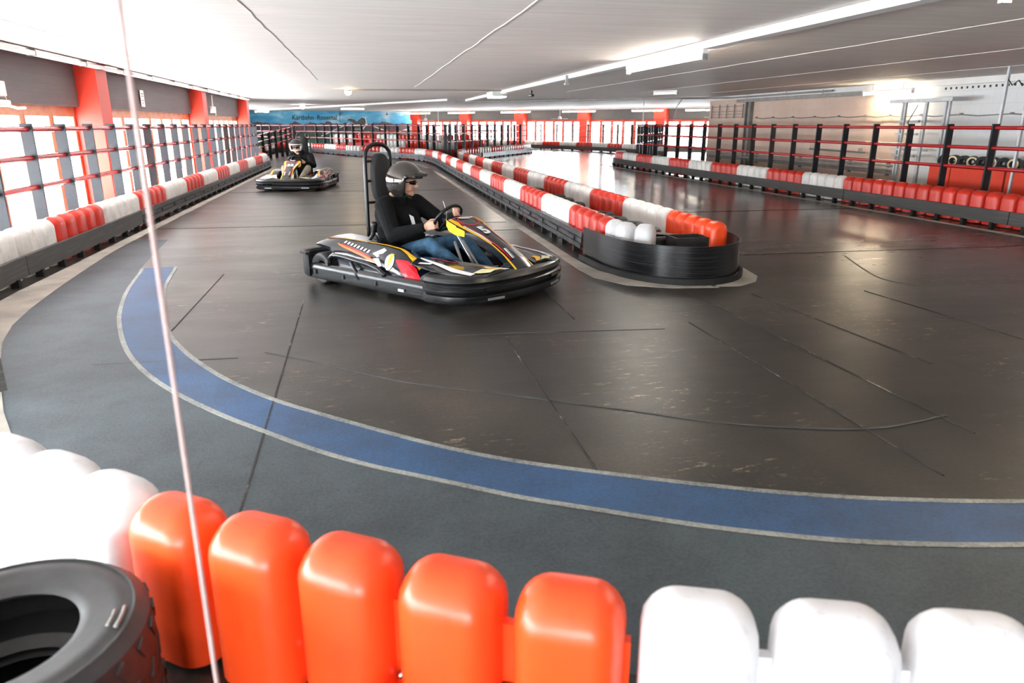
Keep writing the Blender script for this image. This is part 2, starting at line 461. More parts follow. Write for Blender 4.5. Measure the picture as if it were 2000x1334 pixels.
# ------------------------------------------------------------------ the hall: floor, ceiling, walls, windows
ZC = 2.68
SHELL = [(-5.25, -5.3), (14.15, -5.3), (14.15, 28.35), (25.4, 28.35), (25.4, 38.4), (4.6, 61.3), (4.6, 62.35), (-10.55, 62.35), (-10.55, 33.1), (-5.25, 33.1)]
fl = struct(MB().prism(SHELL, -.12, 0).obj('floor', 'floor_asphalt'),
            'dark worn asphalt floor of the kart track', 'floor')
ce = struct(MB().prism(SHELL, ZC, ZC + .2).obj('ceiling', 'ceiling_concrete'),
            'pale board-marked concrete ceiling slab', 'ceiling')
def ribbon(name, a, b, mat, z0=0.0, z1=.004, parent=fl, step=None):
    """flat band between two plan curves"""
    A = catmull([(x, y, 0) for x, y in a], 6); B = catmull([(x, y, 0) for x, y in b], 6)
    n = max(len(A), len(B)); PA = Path([(p.x, p.y) for p in A], False); PB = Path([(p.x, p.y) for p in B], False)
    vs = []; fs = []
    for i in range(n):
        p = PA.at(PA.L * i / (n - 1)); q = PB.at(PB.L * i / (n - 1))
        vs += [(p.x, p.y, z0), (q.x, q.y, z0), (q.x, q.y, z1), (p.x, p.y, z1)]
    for i in range(n - 1):
        o = i * 4; k = o + 4
        for c in range(4): fs.append((o + c, o + (c + 1) % 4, k + (c + 1) % 4, k + c))
    fs += [(0, 1, 2, 3), tuple((n - 1) * 4 + c for c in (3, 2, 1, 0))]
    return MB().add(vs, fs).obj(name, mat, parent)
def offs(P, d):
    P = [Vector(p) for p in P]; out = []
    for i in range(len(P)):
        t = (P[min(i + 1, len(P) - 1)] - P[max(i - 1, 0)]).normalized(); out.append((P[i].x - t.y * d, P[i].y + t.x * d))
    return out
OUT = [(-2.70, 9.15), (-2.66, 8.98), (-2.52, 8.0), (-2.38, 7.3), (-2.2, 6.6), (-1.91, 5.76), (-1.62, 5.15), (-1.3, 4.65), (-.94, 4.2), (-.68, 3.92),
       (-.37, 3.6), (-.08, 3.35), (.18, 3.17), (.4, 3.02), (.62, 2.87), (.87, 2.73), (1.27, 2.51), (1.62, 2.35), (1.98, 2.22), (2.55, 2.09), (3.4, 1.98), (4.6, 1.93)]
INN = [(-2.30, 9.2), (-2.27, 9.06), (-2.13, 8.03), (-1.87, 6.87), (-1.65, 6.14), (-1.41, 5.59), (-1.21, 5.22), (-.97, 4.84), (-.62, 4.4), (-.24, 4.03),
       (.1, 3.72), (.41, 3.46), (.71, 3.26), (1.03, 3.09), (1.35, 2.93), (1.54, 2.84), (1.84, 2.71), (2.25, 2.57), (2.88, 2.42), (3.6, 2.33), (4.6, 2.3)]
ribbon('blue_band', OUT, INN, 'blue_paint', 0, .003)
ribbon('white_line', OUT, offs(OUT, .036), 'white_line', 0, .005)
ribbon('white_line', INN, offs(INN, -.036), 'white_line', 0, .005)
# outer apron of blue-grey rubber between the band and the barrier
EDGE = [(-3.42, 11.5), (-3.36, 9.8), (-3.26, 8.6), (-3.18, 7.6), (-3.03, 6.6), (-2.77, 5.8), (-2.45, 5.0), (-2.08, 4.25), (-1.6, 3.5), (-1.05, 2.9),
        (-.4, 2.4), (.3, 1.95), (1.0, 1.62), (1.8, 1.32), (2.8, 1.1), (4.6, 1.0)]
ribbon('outer_apron', EDGE, [(-2.95, 11.5)] + OUT, 'outer_rubber', 0, .002)
# bare concrete strips along the rails
ribbon('concrete_edge', [(-3.59, 31), (-3.59, 20), (-3.59, 11.5), (-3.58, 9.5), (-3.56, 7.5), (-3.4, 6.2), (-2.9, 5.1), (-2.3, 4.0), (-1.7, 3.25)],
       [(-3.44, 31), (-3.44, 20), (-3.42, 11.5), (-3.36, 9.8), (-3.2, 7.8), (-3.03, 6.6), (-2.77, 5.8), (-2.08, 4.25), (-1.6, 3.5)], 'concrete_strip', 0, .004)
ribbon('concrete_edge', [(2.46, 27), (2.46, 16), (2.44, 11), (2.42, 8.6), (2.43, 7.7), (2.62, 7.2), (3.04, 6.92), (3.6, 6.84)],
       [(2.58, 27), (2.58, 16), (2.58, 11), (2.58, 8.6), (2.68, 7.75), (2.86, 7.42), (3.2, 7.15), (3.6, 7.0)], 'concrete_strip', 0, .004)
MB().prism([(3.55, 6.9), (3.85, 6.86), (4.12, 7.02), (4.3, 7.3), (4.38, 7.75), (4.2, 8.1), (3.9, 7.7)], 0, .004).obj('concrete_patch', 'concrete_strip', fl)
ribbon('concrete_edge', [(9.78, 30), (9.86, 20), (9.86, 13), (9.8, 9), (9.8, 5)], [(9.92, 30), (9.98, 20), (9.98, 13), (9.92, 9), (9.92, 5)], 'concrete_strip', 0, .004)
ribbon('concrete_edge', [(2.35, 29), (2.1, 32.5), (1.2, 35.5), (-.9, 39.8)], [(2.5, 29), (2.25, 32.7), (1.3, 35.8), (-.85, 40.1)], 'concrete_strip', 0, .004)
# joints between the floor sheets
for a, b in [((-1.66, 8.6), (-1.66, 6.2)), ((-.66, 7.1), (-.63, 2.95)), ((1.04, 5.4), (1.05, 3.1)), ((1.75, 7.4), (1.74, 5.9)), ((2.69, 5.6), (2.7, 2.7)),
             ((3.18, 6.75), (3.25, 3.1)), ((3.78, 6.5), (3.92, 4.2)), ((5.0, 6.4), (5.1, 4.6)), ((-3.4, 12.75), (2.4, 12.5)), ((4.35, 8.62), (9.7, 8.5)),
             ((-.05, 9.9), (-.02, 7.9)), ((.9, 11.6), (2.4, 11.5)), ((-3.4, 19.4), (2.3, 19.2)), ((4.4, 13.3), (9.7, 13.2))]:
    d = Vector((b[0] - a[0], b[1] - a[1])); t = d.normalized(); nl = Vector((-t.y, t.x)) * .005
    q = [(a[0] + nl.x, a[1] + nl.y), (b[0] + nl.x, b[1] + nl.y), (b[0] - nl.x, b[1] - nl.y), (a[0] - nl.x, a[1] - nl.y)]
    MB().prism(q, 0, .0045).obj('floor_joint', 'seam', fl)
simple('scuff', (.055, .058, .056), .6, 0, .5, 3)
for a in ([(-.82, 5.42), (-.32, 5.0), (.19, 4.55), (.78, 4.2), (1.42, 3.82), (1.9, 3.52), (2.4, 3.33), (2.81, 3.26), (3.3, 3.35)], [(-1.0, 5.34), (-1.62, 5.36), (-2.0, 5.37)], [(.53, 5.6), (1.43, 5.53), (2.4, 5.44)], [(6.1, 8.3), (5.6, 7.0), (5.7, 6.5)]):
    A = catmull([(x, y, 0) for x, y in a], 8); A = [(p.x, p.y) for p in A]
    ribbon('scuff_line', A, offs(A, .018), 'scuff', 0, .0035)
# filled joints of the ceiling slabs
def wavy(x, y0, y1, amp=.015):
    n = 40; pts = [(x + random.uniform(-amp, amp), y0 + (y1 - y0) * i / n) for i in range(n + 1)]
    return pts
for x, y0, y1 in [(-3.55, 3, 24), (-1.0, 3, 19), (1.55, 3, 22), (6.65, 3, 24), (9.2, 3, 24), (11.75, 3, 24)]:
    MB().sweep(wavy(x, y0, y1), [(-.014, ZC + .002), (.014, ZC + .002), (.009, ZC - .007), (-.009, ZC - .007)]).obj('ceiling_joint', 'ceiling_concrete', ce)

# ---- left wall
WL = struct(empty('wall_left', (-5.05, 0, 0)), 'left window wall with dark grey beam and low parapet', 'wall')
MB().box((-.02, 14.1, (1.95 + ZC) / 2), (.24, 38.6, ZC - 1.95)).obj('beam', 'beam_grey', WL)
MB().box((-.08, 14.1, .03), (.2, 38.6, .06)).obj('parapet', 'wall_grey', WL)
COLS = [-3.4, 5.55, 14.75, 23.75, 32.4]
for y in COLS:
    MB().box((.2, y + .29, ZC / 2), (.5, .58, ZC)).obj('column', 'orange_paint', WL)
def window_meshes(w, h, mat):
    f = MB(); t = .055
    for x in (-w / 2 + t / 2, w / 2 - t / 2): f.box((x, 0, h / 2), (t, .09, h))
    f.box((0, 0, h - .06), (w - 2 * t, .09, .12)); f.box((0, 0, t / 2), (w - 2 * t, .09, t))
    # sash
    for x in (-w / 2 + t + .025, w / 2 - t - .025): f.box((x, .02, h / 2), (.04, .06, h - .2))
    f.box((0, .02, h - .145), (w - 2 * t - .09, .06, .05)); f.box((0, .02, t + .03), (w - 2 * t - .09, .06, .05))
    p = MB().box((0, .02, h / 2 - .02), (w - 2 * t - .08, .008, h - .28))
    return f.mesh('window_frame', mat), p.mesh('pane', 'window_glass')
WN = [0]
def window(loc, rotz, meshes, label):
    WN[0] += 1
    r = struct(empty('window_%d' % WN[0], loc, rotz), label, 'window')
    link('window_frame', meshes[0], r); link('pane', meshes[1], r); return r
BAYN = ['behind the camera', 'beside the camera', 'between the two nearest orange columns', 'between the middle and last orange columns']
for bi in range(4):
    y0, y1 = COLS[bi] + .58, COLS[bi + 1]; n = 8; w = (y1 - y0) / n
    ms = window_meshes(w, 1.89, 'wood_frame')
    for k in range(n):
        window((-5.09, y0 + w * (k + .5), .06), -PI / 2, ms, 'wood-framed window of the left wall, %s of eight %s' % (ORD[k], BAYN[bi]))
# cable tray under the ceiling
tr = tag(empty('cable_tray', (-4.53, 0, 2.60)), 'thin grey cable tray hung along the top of the left wall', 'cable tray')
MB().box((0, 14.5, 0), (.10, 36, .018)).obj('tray', 'white_plastic', tr)
MB().box((.05, 14.5, .02), (.008, 36, .05)).obj('side_rim', 'white_plastic', tr)
MB().tube([(-.02, -3, .03), (-.02, 32, .03)], .018, 6).obj('cable', 'rubber', tr)
for y in range(-2, 33, 2):
    MB().box((0, y, .03), (.12, .03, .10)).obj('hanger', 'pipe_grey', tr)
def junction_box(y, label, cover):
    r = tag(empty('junction_box', (-4.865, y, 2.02)), label, 'junction box')
    link('box', bevbox((.16, .26, .2), .015, 2, 'box', 'white_plastic'), r, (0, 0, .1))
    MB().tube([(0, 0, .2), (0, 0, .56)], .028, 8).obj('conduit', 'white_plastic', r)
    MB().tube([(.06, .1, .0), (.07, .12, -.06), (.05, .08, -.1)], .006, 5).obj('cable', 'rim_yellow', r)
    return r
junction_box(11.5, 'white junction box with conduit on the dark beam near the left picture edge', 0)
junction_box(26.6, 'small white junction box with conduit on the dark beam before the last orange column', 0)
lp = tag(empty('strip_lamp', (-4.86, 11.25, 1.93)), 'white strip lamp housing under the junction box, over the nearest window', 'lamp')
link('housing', bevbox((.16, 1.5, .09), .02, 2, 'housing', 'white_plastic'), lp, (0, -.3, 0))
MB().tube([(.06, .3, -.02), (.1, .55, -.06), (.12, .75, -.05)], .02, 6).obj('arm', 'white_plastic', lp)
sg = tag(empty('notice', (-4.922, 18.7, 2.22)), 'small white notice sheet on the dark beam between orange columns', 'sign')
MB().box((0, 0, 0), (.012, .28, .36)).obj('sheet', 'sign_white', sg)
for i, (z, w) in enumerate([(.1, .2), (.05, .17), (-.04, .2), (-.1, .12)]):
    MB().box((.007, 0, z), (.003, w, .025)).obj('print_line', 'pipe_grey', sg)
# short return wall at the end of the window wall, then the widened far part
struct(MB().box((-7.7, 33.25, ZC / 2), (5.1, .25, ZC)).obj('wall_return_left', 'wall_grey'), 'dark end wall behind the last orange column', 'wall')
WFL = struct(empty('wall_far_left', (-10.4, 0, 0)), 'side wall of the far track area with its own window band', 'wall')
MB().box((0, 47.7, (1.95 + ZC) / 2), (.24, 29, ZC - 1.95)).obj('beam', 'wall_grey', WFL)
MB().box((0, 47.7, .12), (.24, 29, .24)).obj('parapet', 'wall_grey', WFL)
ms = window_meshes(16.0 / 10, 1.71, 'wood_frame')
for k in range(10):
    window((-10.4, 40.0 + 16.0 / 10 * (k + .5), .24), -PI / 2, ms, 'wood-framed window of the far side wall, %s from the near end' % ORD[k])
for y, w in ((36.6, 6.8), (59.1, 6.2)): MB().box((0, y, 1.1), (.24, w, 1.75)).obj('pier', 'wall_grey', WFL)

# ---- far wall with the mural
WF = struct(empty('wall_far', (0, 62.0, 0)), 'far wall painted with a blue sky and mountain mural', 'wall')
MB().box((-3.0, .15, ZC / 2), (15.0, .3, ZC)).obj('mural_panel', 'mural_sky', WF)
MB().tube([(4.2, -.06, 0), (4.2, -.06, ZC)], .05, 8).obj('downpipe', 'white_plastic', WF)
MB().box((-1.75, -.005, ZC / 2), (.03, .02, ZC)).obj('wall_joint', 'wall_grey', WF)
def text_mesh(body, size, extr, mat, name='lettering', bold=0.0):
    cu = bpy.data.curves.new(name, 'FONT'); cu.body = body; cu.size = size; cu.extrude = extr; cu.align_x = 'CENTER'; cu.align_y = 'CENTER'
    cu.offset = bold
    o = bpy.data.objects.new(name, cu); COL.objects.link(o)
    bpy.context.view_layer.update()
    me = bpy.data.meshes.new_from_object(o.evaluated_get(bpy.context.evaluated_depsgraph_get()))
    bpy.data.objects.remove(o); bpy.data.curves.remove(cu)
    me.materials.clear(); me.materials.append(MAT[mat]); me.name = name
    return me
for body, x, w in (('Kartbahn', -4.62, 1.0), ('Rosental', -2.75, 1.0)):
    o = link('lettering', text_mesh(body, .52, .006, 'print_black', bold=.006), WF, (x, -.012, 2.17)); o.rotation_euler = (PI / 2, 0, 0)
    o.scale = (.86, 1.0, 1)
# the big dark tail-shaped figure with a white outline, painted on the wall
def tailfig(k, dy, mat):
    P = [(-1.25, 2.0), (-.95, 2.12), (-.62, 2.05), (-.42, 1.86), (-.22, 2.05), (.02, 2.2), (.24, 2.12), (.3, 1.85), (.2, 1.55), (-.1, 1.3), (-.7, 1.3), (-.6, 1.62), (-.8, 1.82)]
    cx, cy = -.45, 1.75
    return MB().prism([(cx + (x - cx) * k, cy + (z - cy) * k) for x, z in P], 0, dy, Matrix(((1, 0, 0, 0), (0, 0, -1, 0), (0, 1, 0, 0), (0, 0, 0, 1))))
tailfig(1.08, .012, 'sign_white').obj('painted_outline', 'sign_white', WF)
tailfig(1.0, .018, 'wall_grey').obj('painted_figure', 'wall_grey', WF)
for a, b in [((-3.3, .75), (-1.0, 1.75)), ((-.6, .6), (.4, 1.7)), ((.6, 1.6), (2.4, .95)), ((1.6, .8), (3.8, 1.3))]:
    d = Vector((b[0] - a[0], b[1] - a[1])); nl = Vector((-d.y, d.x)).normalized() * .035
    MB().prism([(a[0] + nl.x, a[1] + nl.y), (b[0] + nl.x, b[1] + nl.y), (b[0] - nl.x, b[1] - nl.y), (a[0] - nl.x, a[1] - nl.y)], 0, .012,
               Matrix(((1, 0, 0, 0), (0, 0, -1, 0), (0, 1, 0, 0), (0, 0, 0, 1)))).obj('painted_road_line', 'sign_white', WF)

# ---- slanted far window wall
SA = Vector((4.4, 61.2)); SD = (Vector((19.0, 45.2)) - SA).normalized(); SANG = math.atan2(SD.y, SD.x)
WS = struct(empty('wall_far_right', (SA.x, SA.y, 0), SANG), 'far slanted window wall with orange columns and grey beam', 'wall')
MB().box((13.5, .1, (1.98 + ZC) / 2), (28, .24, ZC - 1.98)).obj('beam', 'wall_grey', WS)
MB().box((13.5, .15, .12), (28, .2, .24)).obj('parapet', 'wall_grey', WS)
SCOL = [0, 5.2, 10.45, 15.8, 21.5, 27.2]
for s in SCOL:
    MB().box((s, -.1, ZC / 2), (.62, .5, ZC)).obj('column', 'orange_paint', WS)
    MB().box((s, -.12, ZC - .36), (.84, .56, .7)).obj('column_head', 'orange_paint', WS)
Rz = Matrix.Rotation(SANG, 3, 'Z')
for bi in range(5):
    a, b = SCOL[bi] + .31, SCOL[bi + 1] - .31; n = 6; w = (b - a) / n
    ms = window_meshes(w, 1.74, 'red_frame')
    for k in range(n):
        p = Vector((SA.x, SA.y, .24)) + Rz @ Vector((a + w * (k + .5), .16, 0))
        window(p, SANG + PI, ms, 'red-framed window of the far slanted wall, %s of six in the %s bay from the mural' % (ORD[k], ORD[bi]))
struct(MB().box((25.2, 34, ZC / 2), (.25, 13, ZC)).obj('wall_side_right', 'wall_plaster'), 'pale side wall closing the far right corner', 'wall')

# ---- right wall
WR = struct(empty('wall_right', (13.8, 0, 0)), 'pale plastered blockwork wall on the right, white-painted towards the camera', 'wall')
MB().box((.15, 11.2, ZC / 2), (.3, 34.2, ZC)).obj('plaster', 'wall_plaster', WR)
MB().box((-.06, 11.2, ZC - .07), (.12, 34.2, .14)).obj('cornice', 'ceiling_trunk', WR)
MB().box((5.8, 28.15, ZC / 2), (11.4, .3, ZC)).obj('end_plaster', 'wall_plaster', WR)
for dy in (-.16, .16): MB().box((-.06, 25.0 + dy, 1.22), (.14, .05, 2.44)).obj('column_flange', 'steel_column', WR)
MB().box((-.04, 25.0, 1.22), (.05, .3, 2.44)).obj('column_web', 'pipe_grey', WR)
# cable rack and wall cable
ck = tag(empty('wall_rack', (13.72, 26.7, 1.9)), 'flat rusty rod rack fixed high at the far end of the right wall', 'rack')
for z in (0, .12, .22, .4): MB().tube([(0, -1.3, z), (0, 1.3, z)], .01, 5).obj('rod', 'pipe_grey', ck)
for y in (-1.25, -.6, 0, .6, 1.25): MB().box((.01, y, .22), (.03, .035, .5)).obj('bracket', 'pipe_grey', ck)
wc = tag(empty('wall_cable', (13.76, 0, 1.87)), 'thin dark cable clipped along the right wall above the fence', 'cable')
pts = []
for i, y in enumerate([24.5, 23.4, 22.2, 21.0, 19.8, 18.6, 17.6, 16.5, 15.2, 13.8, 12.4, 11.0]):
    pts += [(-.03, y, 0), (-.03, y - .5, -.035)]
MB().tube(pts, .014, 5).obj('cable', 'pipe_grey', wc)
for p in pts[::2]: MB().box((0, p[1], .01), (.07, .05, .05)).obj('clip', 'pipe_grey', wc)
wp = tag(empty('wall_pipes', (13.7, 0, .5)), 'bundle of dusty grey pipes running low along the right wall', 'pipes')
for z, r, x in ((0, .05, 0), (.1, .035, .02), (-.09, .03, .03)): MB().tube([(x, 28, z), (x, 17.0, z)], r, 8).obj('pipe', 'pipe_grey', wp)
for y in (27, 24.2, 21.5, 19, 17.4): MB().box((.05, y, 0), (.1, .06, .34)).obj('bracket', 'pipe_grey', wp)
wb = tag(empty('wall_shelf_bracket', (13.66, 19.6, .92)), 'small steel bracket bar on the right wall behind the fence', 'bracket')
MB().tube([(0, 1.3, .1), (0, 1.3, 0), (0, -1.3, -.02)], .025, 6).obj('bar', 'galv', wb)
MB().box((.07, 1.0, .03), (.14, .05, .12)).obj('foot', 'galv', wb); MB().box((.07, -1.0, .03), (.14, .05, .12)).obj('foot', 'galv', wb)
pl = tag(empty('perforated_channel', (13.6, 0, 2.43)), 'long grey perforated channel hung below the ceiling at the right wall', 'channel')
MB().box((0, 21.9, .04), (.14, 7.4, .1)).obj('channel', 'pipe_grey', pl)
MB().box((0, 13.2, .03), (.03, 5.2, .13)).obj('channel', 'white_plastic', pl)
for y in np.arange(10.8, 15.7, .16): MB().box((-.017, y, .03), (.004, .05, .05)).obj('hole', 'print_black', pl)
for y in (18.6, 20.5, 22.5, 25): MB().box((0, y, .16), (.03, .03, .2)).obj('hanger', 'white_plastic', pl)

# ---- back wall (behind the camera) with its own window band
WB = struct(empty('wall_back', (0, -5.1, 0)), 'rear wall with windows behind the camera', 'wall')
MB().box((4.4, 0, (1.95 + ZC) / 2), (19, .24, ZC - 1.95)).obj('beam', 'wall_grey', WB)
MB().box((4.4, 0, .12), (19, .24, .24)).obj('parapet', 'wall_grey', WB)
MB().box((6.85, 0, 1.1), (14.3, .24, 1.75)).obj('pier', 'wall_grey', WB); MB().box((-4.6, 0, 1.1), (1.2, .24, 1.75)).obj('pier', 'wall_grey', WB)
ms = window_meshes(3.7 / 3, 1.71, 'wood_frame')
for k in range(3):
    window((-4.0 + 3.7 / 3 * (k + .5), -5.1, .24), 0, ms, 'wood-framed window of the rear wall, %s from the left wall' % ORD[k])

# ------------------------------------------------------------------ ceiling fittings
def tube_lamp(loc, ang, length, label, lit='tube_lit', drop=.0, group='fluorescent lamps'):
    r = tag(empty('tube_lamp', loc, ang), label, 'lamp', group)
    MB().box((0, 0, .06), (length, .075, .055)).obj('housing', 'white_plastic', r)
    for s in (-1, 1):
        MB().box((s * (length / 2 - .03), 0, 0), (.05, .07, .09)).obj('end_cap', 'galv', r)
    MB().tube([(-length / 2 + .05, 0, 0), (length / 2 - .05, 0, 0)], .026, 10).obj('tube', lit, r, True)
    for s in (-.3, .3): MB().box((s * length, 0, .1 + drop / 2), (.02, .02, .06 + drop)).obj('hanger', 'galv', r)
    return r
ch = tag(empty('cable_channel', (4.45, 0, ZC)), 'wide white cable channel running along the ceiling above the track', 'cable channel')
MB().box((0, 17.5, -.05), (.17, 29, .09)).obj('channel', 'ceiling_trunk', ch)
MB().box((.12, 17.5, -.03), (.04, 29, .04)).obj('side_conduit', 'pipe_grey', ch)
cd = tag(empty('cable_channel', (3.6, 31.5, ZC)), 'white cable channel slanting across the far ceiling towards the mural', 'cable channel')
v = Vector((-11.0, 26.0, 0)); MB().box(v / 2 + Vector((0, 0, -.045)), (v.length, .16, .08), Matrix.Rotation(math.atan2(v.y, v.x), 3, 'Z')).obj('channel', 'ceiling_trunk', cd)
tube_lamp((4.42, 10.75, 2.5), PI / 2, 2.9, 'lit fluorescent tube under the ceiling channel in front of the right lane', 'tube_white', .05)
tube_lamp((4.42, 3.5, 2.5), PI / 2, 2.4, 'lit fluorescent tube under the ceiling channel just above the picture edge', 'tube_lit', .05)
tube_lamp((13.45, 17.45, 2.44), PI / 2, 1.9, 'lit fluorescent tube along the top of the right wall', 'tube_strong', .1)
tube_lamp((9.4, 6.4, 2.55), PI / 2, 2.4, 'lit fluorescent tube over the near right lane above the picture', 'tube_lit', .03)
tube_lamp((9.4, 22.4, 2.58), PI / 2 + .55, .9, 'short switched-off tube lamp high before the right wall', 'tube_off_glow', .0)
tube_lamp((-.5, 44.2, 2.5), .0, 1.4, 'lit fluorescent tube on the far ceiling left of the headrest', 'tube_lit', .1)
tube_lamp((-6.9, 55.6, 2.5), .0, 1.0, 'lit fluorescent tube in front of the mural by the last orange column', 'tube_white', .1)
# run of fluorescent lamps parallel to the slanted window wall
trk = tag(empty('lamp_track', (0, 0, 2.585)), 'long white lamp track along the far slanted window wall', 'lamp track')
q0 = SA + SD * -1.5 + Vector((-SD.y, SD.x)) * -1.6; q1 = SA + SD * 26 + Vector((-SD.y, SD.x)) * -1.6
mid = (q0 + q1) / 2
MB().box((mid.x, mid.y, .05), ((q1 - q0).length, .12, .09), Rz).obj('track', 'ceiling_trunk', trk)
for k, s in enumerate((1.6, 6.0, 11.0, 16.2, 21.2, 24.8)):
    p = SA + SD * s + Vector((-SD.y, SD.x)) * -1.6
    tube_lamp((p.x, p.y, 2.46), SANG, 2.6 if k < 4 else 2.2, 'lit fluorescent tube on the far lamp track, %s from the mural' % ORD[k], 'tube_lit', .0)
bl = tag(empty('box_lamp', (4.35, 24.3, 2.5)), 'white box lamp hanging below the ceiling channel in the middle', 'lamp')
link('housing', bevbox((.5, 1.1, .16), .02, 2, 'housing', 'white_plastic'), bl, (0, 0, .09)); MB().box((0, 0, 0), (.44, 1.0, .03)).obj('diffuser', 'tube_white', bl)
def ball_lamp(loc, label, mat, r=.09):
    o = tag(empty('bulkhead_lamp', loc), label, 'lamp')
    MB().lathe([(0, .12), (.1, .12), (.1, .07), (.07, .06)], 20).obj('base', 'galv', o, True)
    pr = [(r * math.sin(a), .02 - r * math.cos(a) + .03) for a in np.linspace(0, PI * .82, 9)]
    MB().lathe(pr, 20).obj('globe', mat, o, True); return o
ball_lamp((-.37, 23.4, 2.54), 'warm glowing round lamp on the ceiling above the first driver', 'lamp_warm', .1)
ball_lamp((-3.12, 42.2, 2.52), 'bright cold white lamp on the far ceiling above the second driver', 'lamp_cold', .12)
cb = tag(MB().tube([(-.3, 23.5, 2.655), (4.3, 23.2, 2.655)], .02, 6).obj('overhead_cable', 'pipe_grey'), 'thin cable on the ceiling from warm lamp to box lamp', 'cable')
cb = tag(MB().tube([(4.3, 34.9, 2.64), (8.6, 31.4, 2.64), (11.2, 28.2, 2.62), (13.6, 26.4, 2.6), (13.6, 20, 2.6)], .028, 6).obj('overhead_pipe', 'pipe_grey'),
         'dark pipe crossing the far ceiling to the right wall', 'pipe')
def spotcam(loc, rz, label):
    o = tag(empty('security_camera', loc, rz), label, 'camera')
    MB().box((0, 0, .1), (.06, .06, .1)).obj('mount', 'camera_grey', o)
    MB().tube([(0, -.1, 0), (0, .14, .0)], .05, 10).obj('body', 'camera_grey', o, True, angle=40)
    MB().tube([(0, -.14, 0), (0, -.1, 0)], .035, 10).obj('lens', 'print_black', o, True, angle=40)
spotcam((5.3, 23.4, 2.53), .2, 'small dark camera on the ceiling right of the box lamp')
spotcam((-1.7, 61.86, 2.42), .2, 'small camera high on the mural after the lettering')
spotcam((2.0, 61.86, 2.42), .2, 'small camera high on the mural near its right end')
pg = tag(empty('hanging_bracket', (4.3, 15.6, 2.5)), 'small grey bracket hanging from the ceiling channel end', 'bracket')
MB().box((0, 0, .06), (.05, .05, .18)).obj('bracket', 'galv', pg); MB().box((0, 0, -.03), (.09, .12, .04)).obj('foot', 'galv', pg)
def pendant(loc, top, label):
    o = tag(empty('pendant_fan', loc), label, 'fan')
    MB().tube([(0, 0, .1), (0, 0, top)], .018, 6).obj('rod', 'white_plastic', o)
    MB().lathe([(0, .14), (.1, .12), (.12, 0), (.08, -.06), (0, -.07)], 16).obj('motor', 'white_plastic', o, True)
    for k in range(3):
        a = k * 2 * PI / 3 + .4; M = Matrix.Rotation(a, 3, 'Z')
        MB().box(M @ Vector((.36, 0, -.02)), (.5, .12, .02), M).obj('blade', 'white_plastic', o)
pendant((4.35, 52.5, 1.95), .7, 'white ceiling fan before the far windows near the mural')
pendant((12.6, 47.2, 2.02), .64, 'white ceiling fan before the middle of the far windows')
pendant((19.7, 39.6, 2.06), .6, 'white ceiling fan before the far windows next to the right wall end')

# ------------------------------------------------------------------ plastic track barriers
LOBE_H = .54
def lobe_mesh(w, d, h, seg, mat):
    """upright pillow: rounded-corner section, domed top, flat foot; origin at mid height"""
    R = .105; rings = []
    prof = [(0, -h / 2), (0, h / 2 - R)] + [(R * (1 - math.cos(a)), h / 2 - R + R * math.sin(a)) for a in np.linspace(0, PI / 2, seg + 2)[1:]]
    for ins, z in prof:
        a, b = w / 2 - ins * .82, d / 2 - ins; c = min(.085, a * .8, b * .9); ring = []
        for q, (sx, sy) in enumerate(((1, 1), (-1, 1), (-1, -1), (1, -1))):
            for k in range(seg + 1):
                t = PI / 2 * (q + k / seg); ring.append((sx * (a - c) + c * math.cos(t), sy * (b - c) + c * math.sin(t), z))
        rings.append(ring)
    m = len(rings[0]); vs = [p for r in rings for p in r]
    fs = [(i * m + k, i * m + (k + 1) % m, (i + 1) * m + (k + 1) % m, (i + 1) * m + k) for i in range(len(rings) - 1) for k in range(m)] + [tuple(range(m - 1, -1, -1)), tuple((len(rings) - 1) * m + k for k in range(m))]
    return MB().add(vs, fs).mesh('lobe', mat, True, angle=50)
LOBE = {}; LOBE_LO = {}
for c in ('red', 'orange', 'white', 'clean'):
    LOBE[c] = lobe_mesh(.296, .225, LOBE_H, 5, 'lobe_' + c)
    LOBE_LO[c] = lobe_mesh(.31, .225, LOBE_H, 2, 'lobe_' + c)
CW = {'red': 'red', 'orange': 'orange-red', 'white': 'white', 'clean': 'white'}
BOLT = MB().lathe([(0, .012), (.009, .010), (.013, 0), (.013, -.01)], 10).mesh('bolt', 'steel', True)
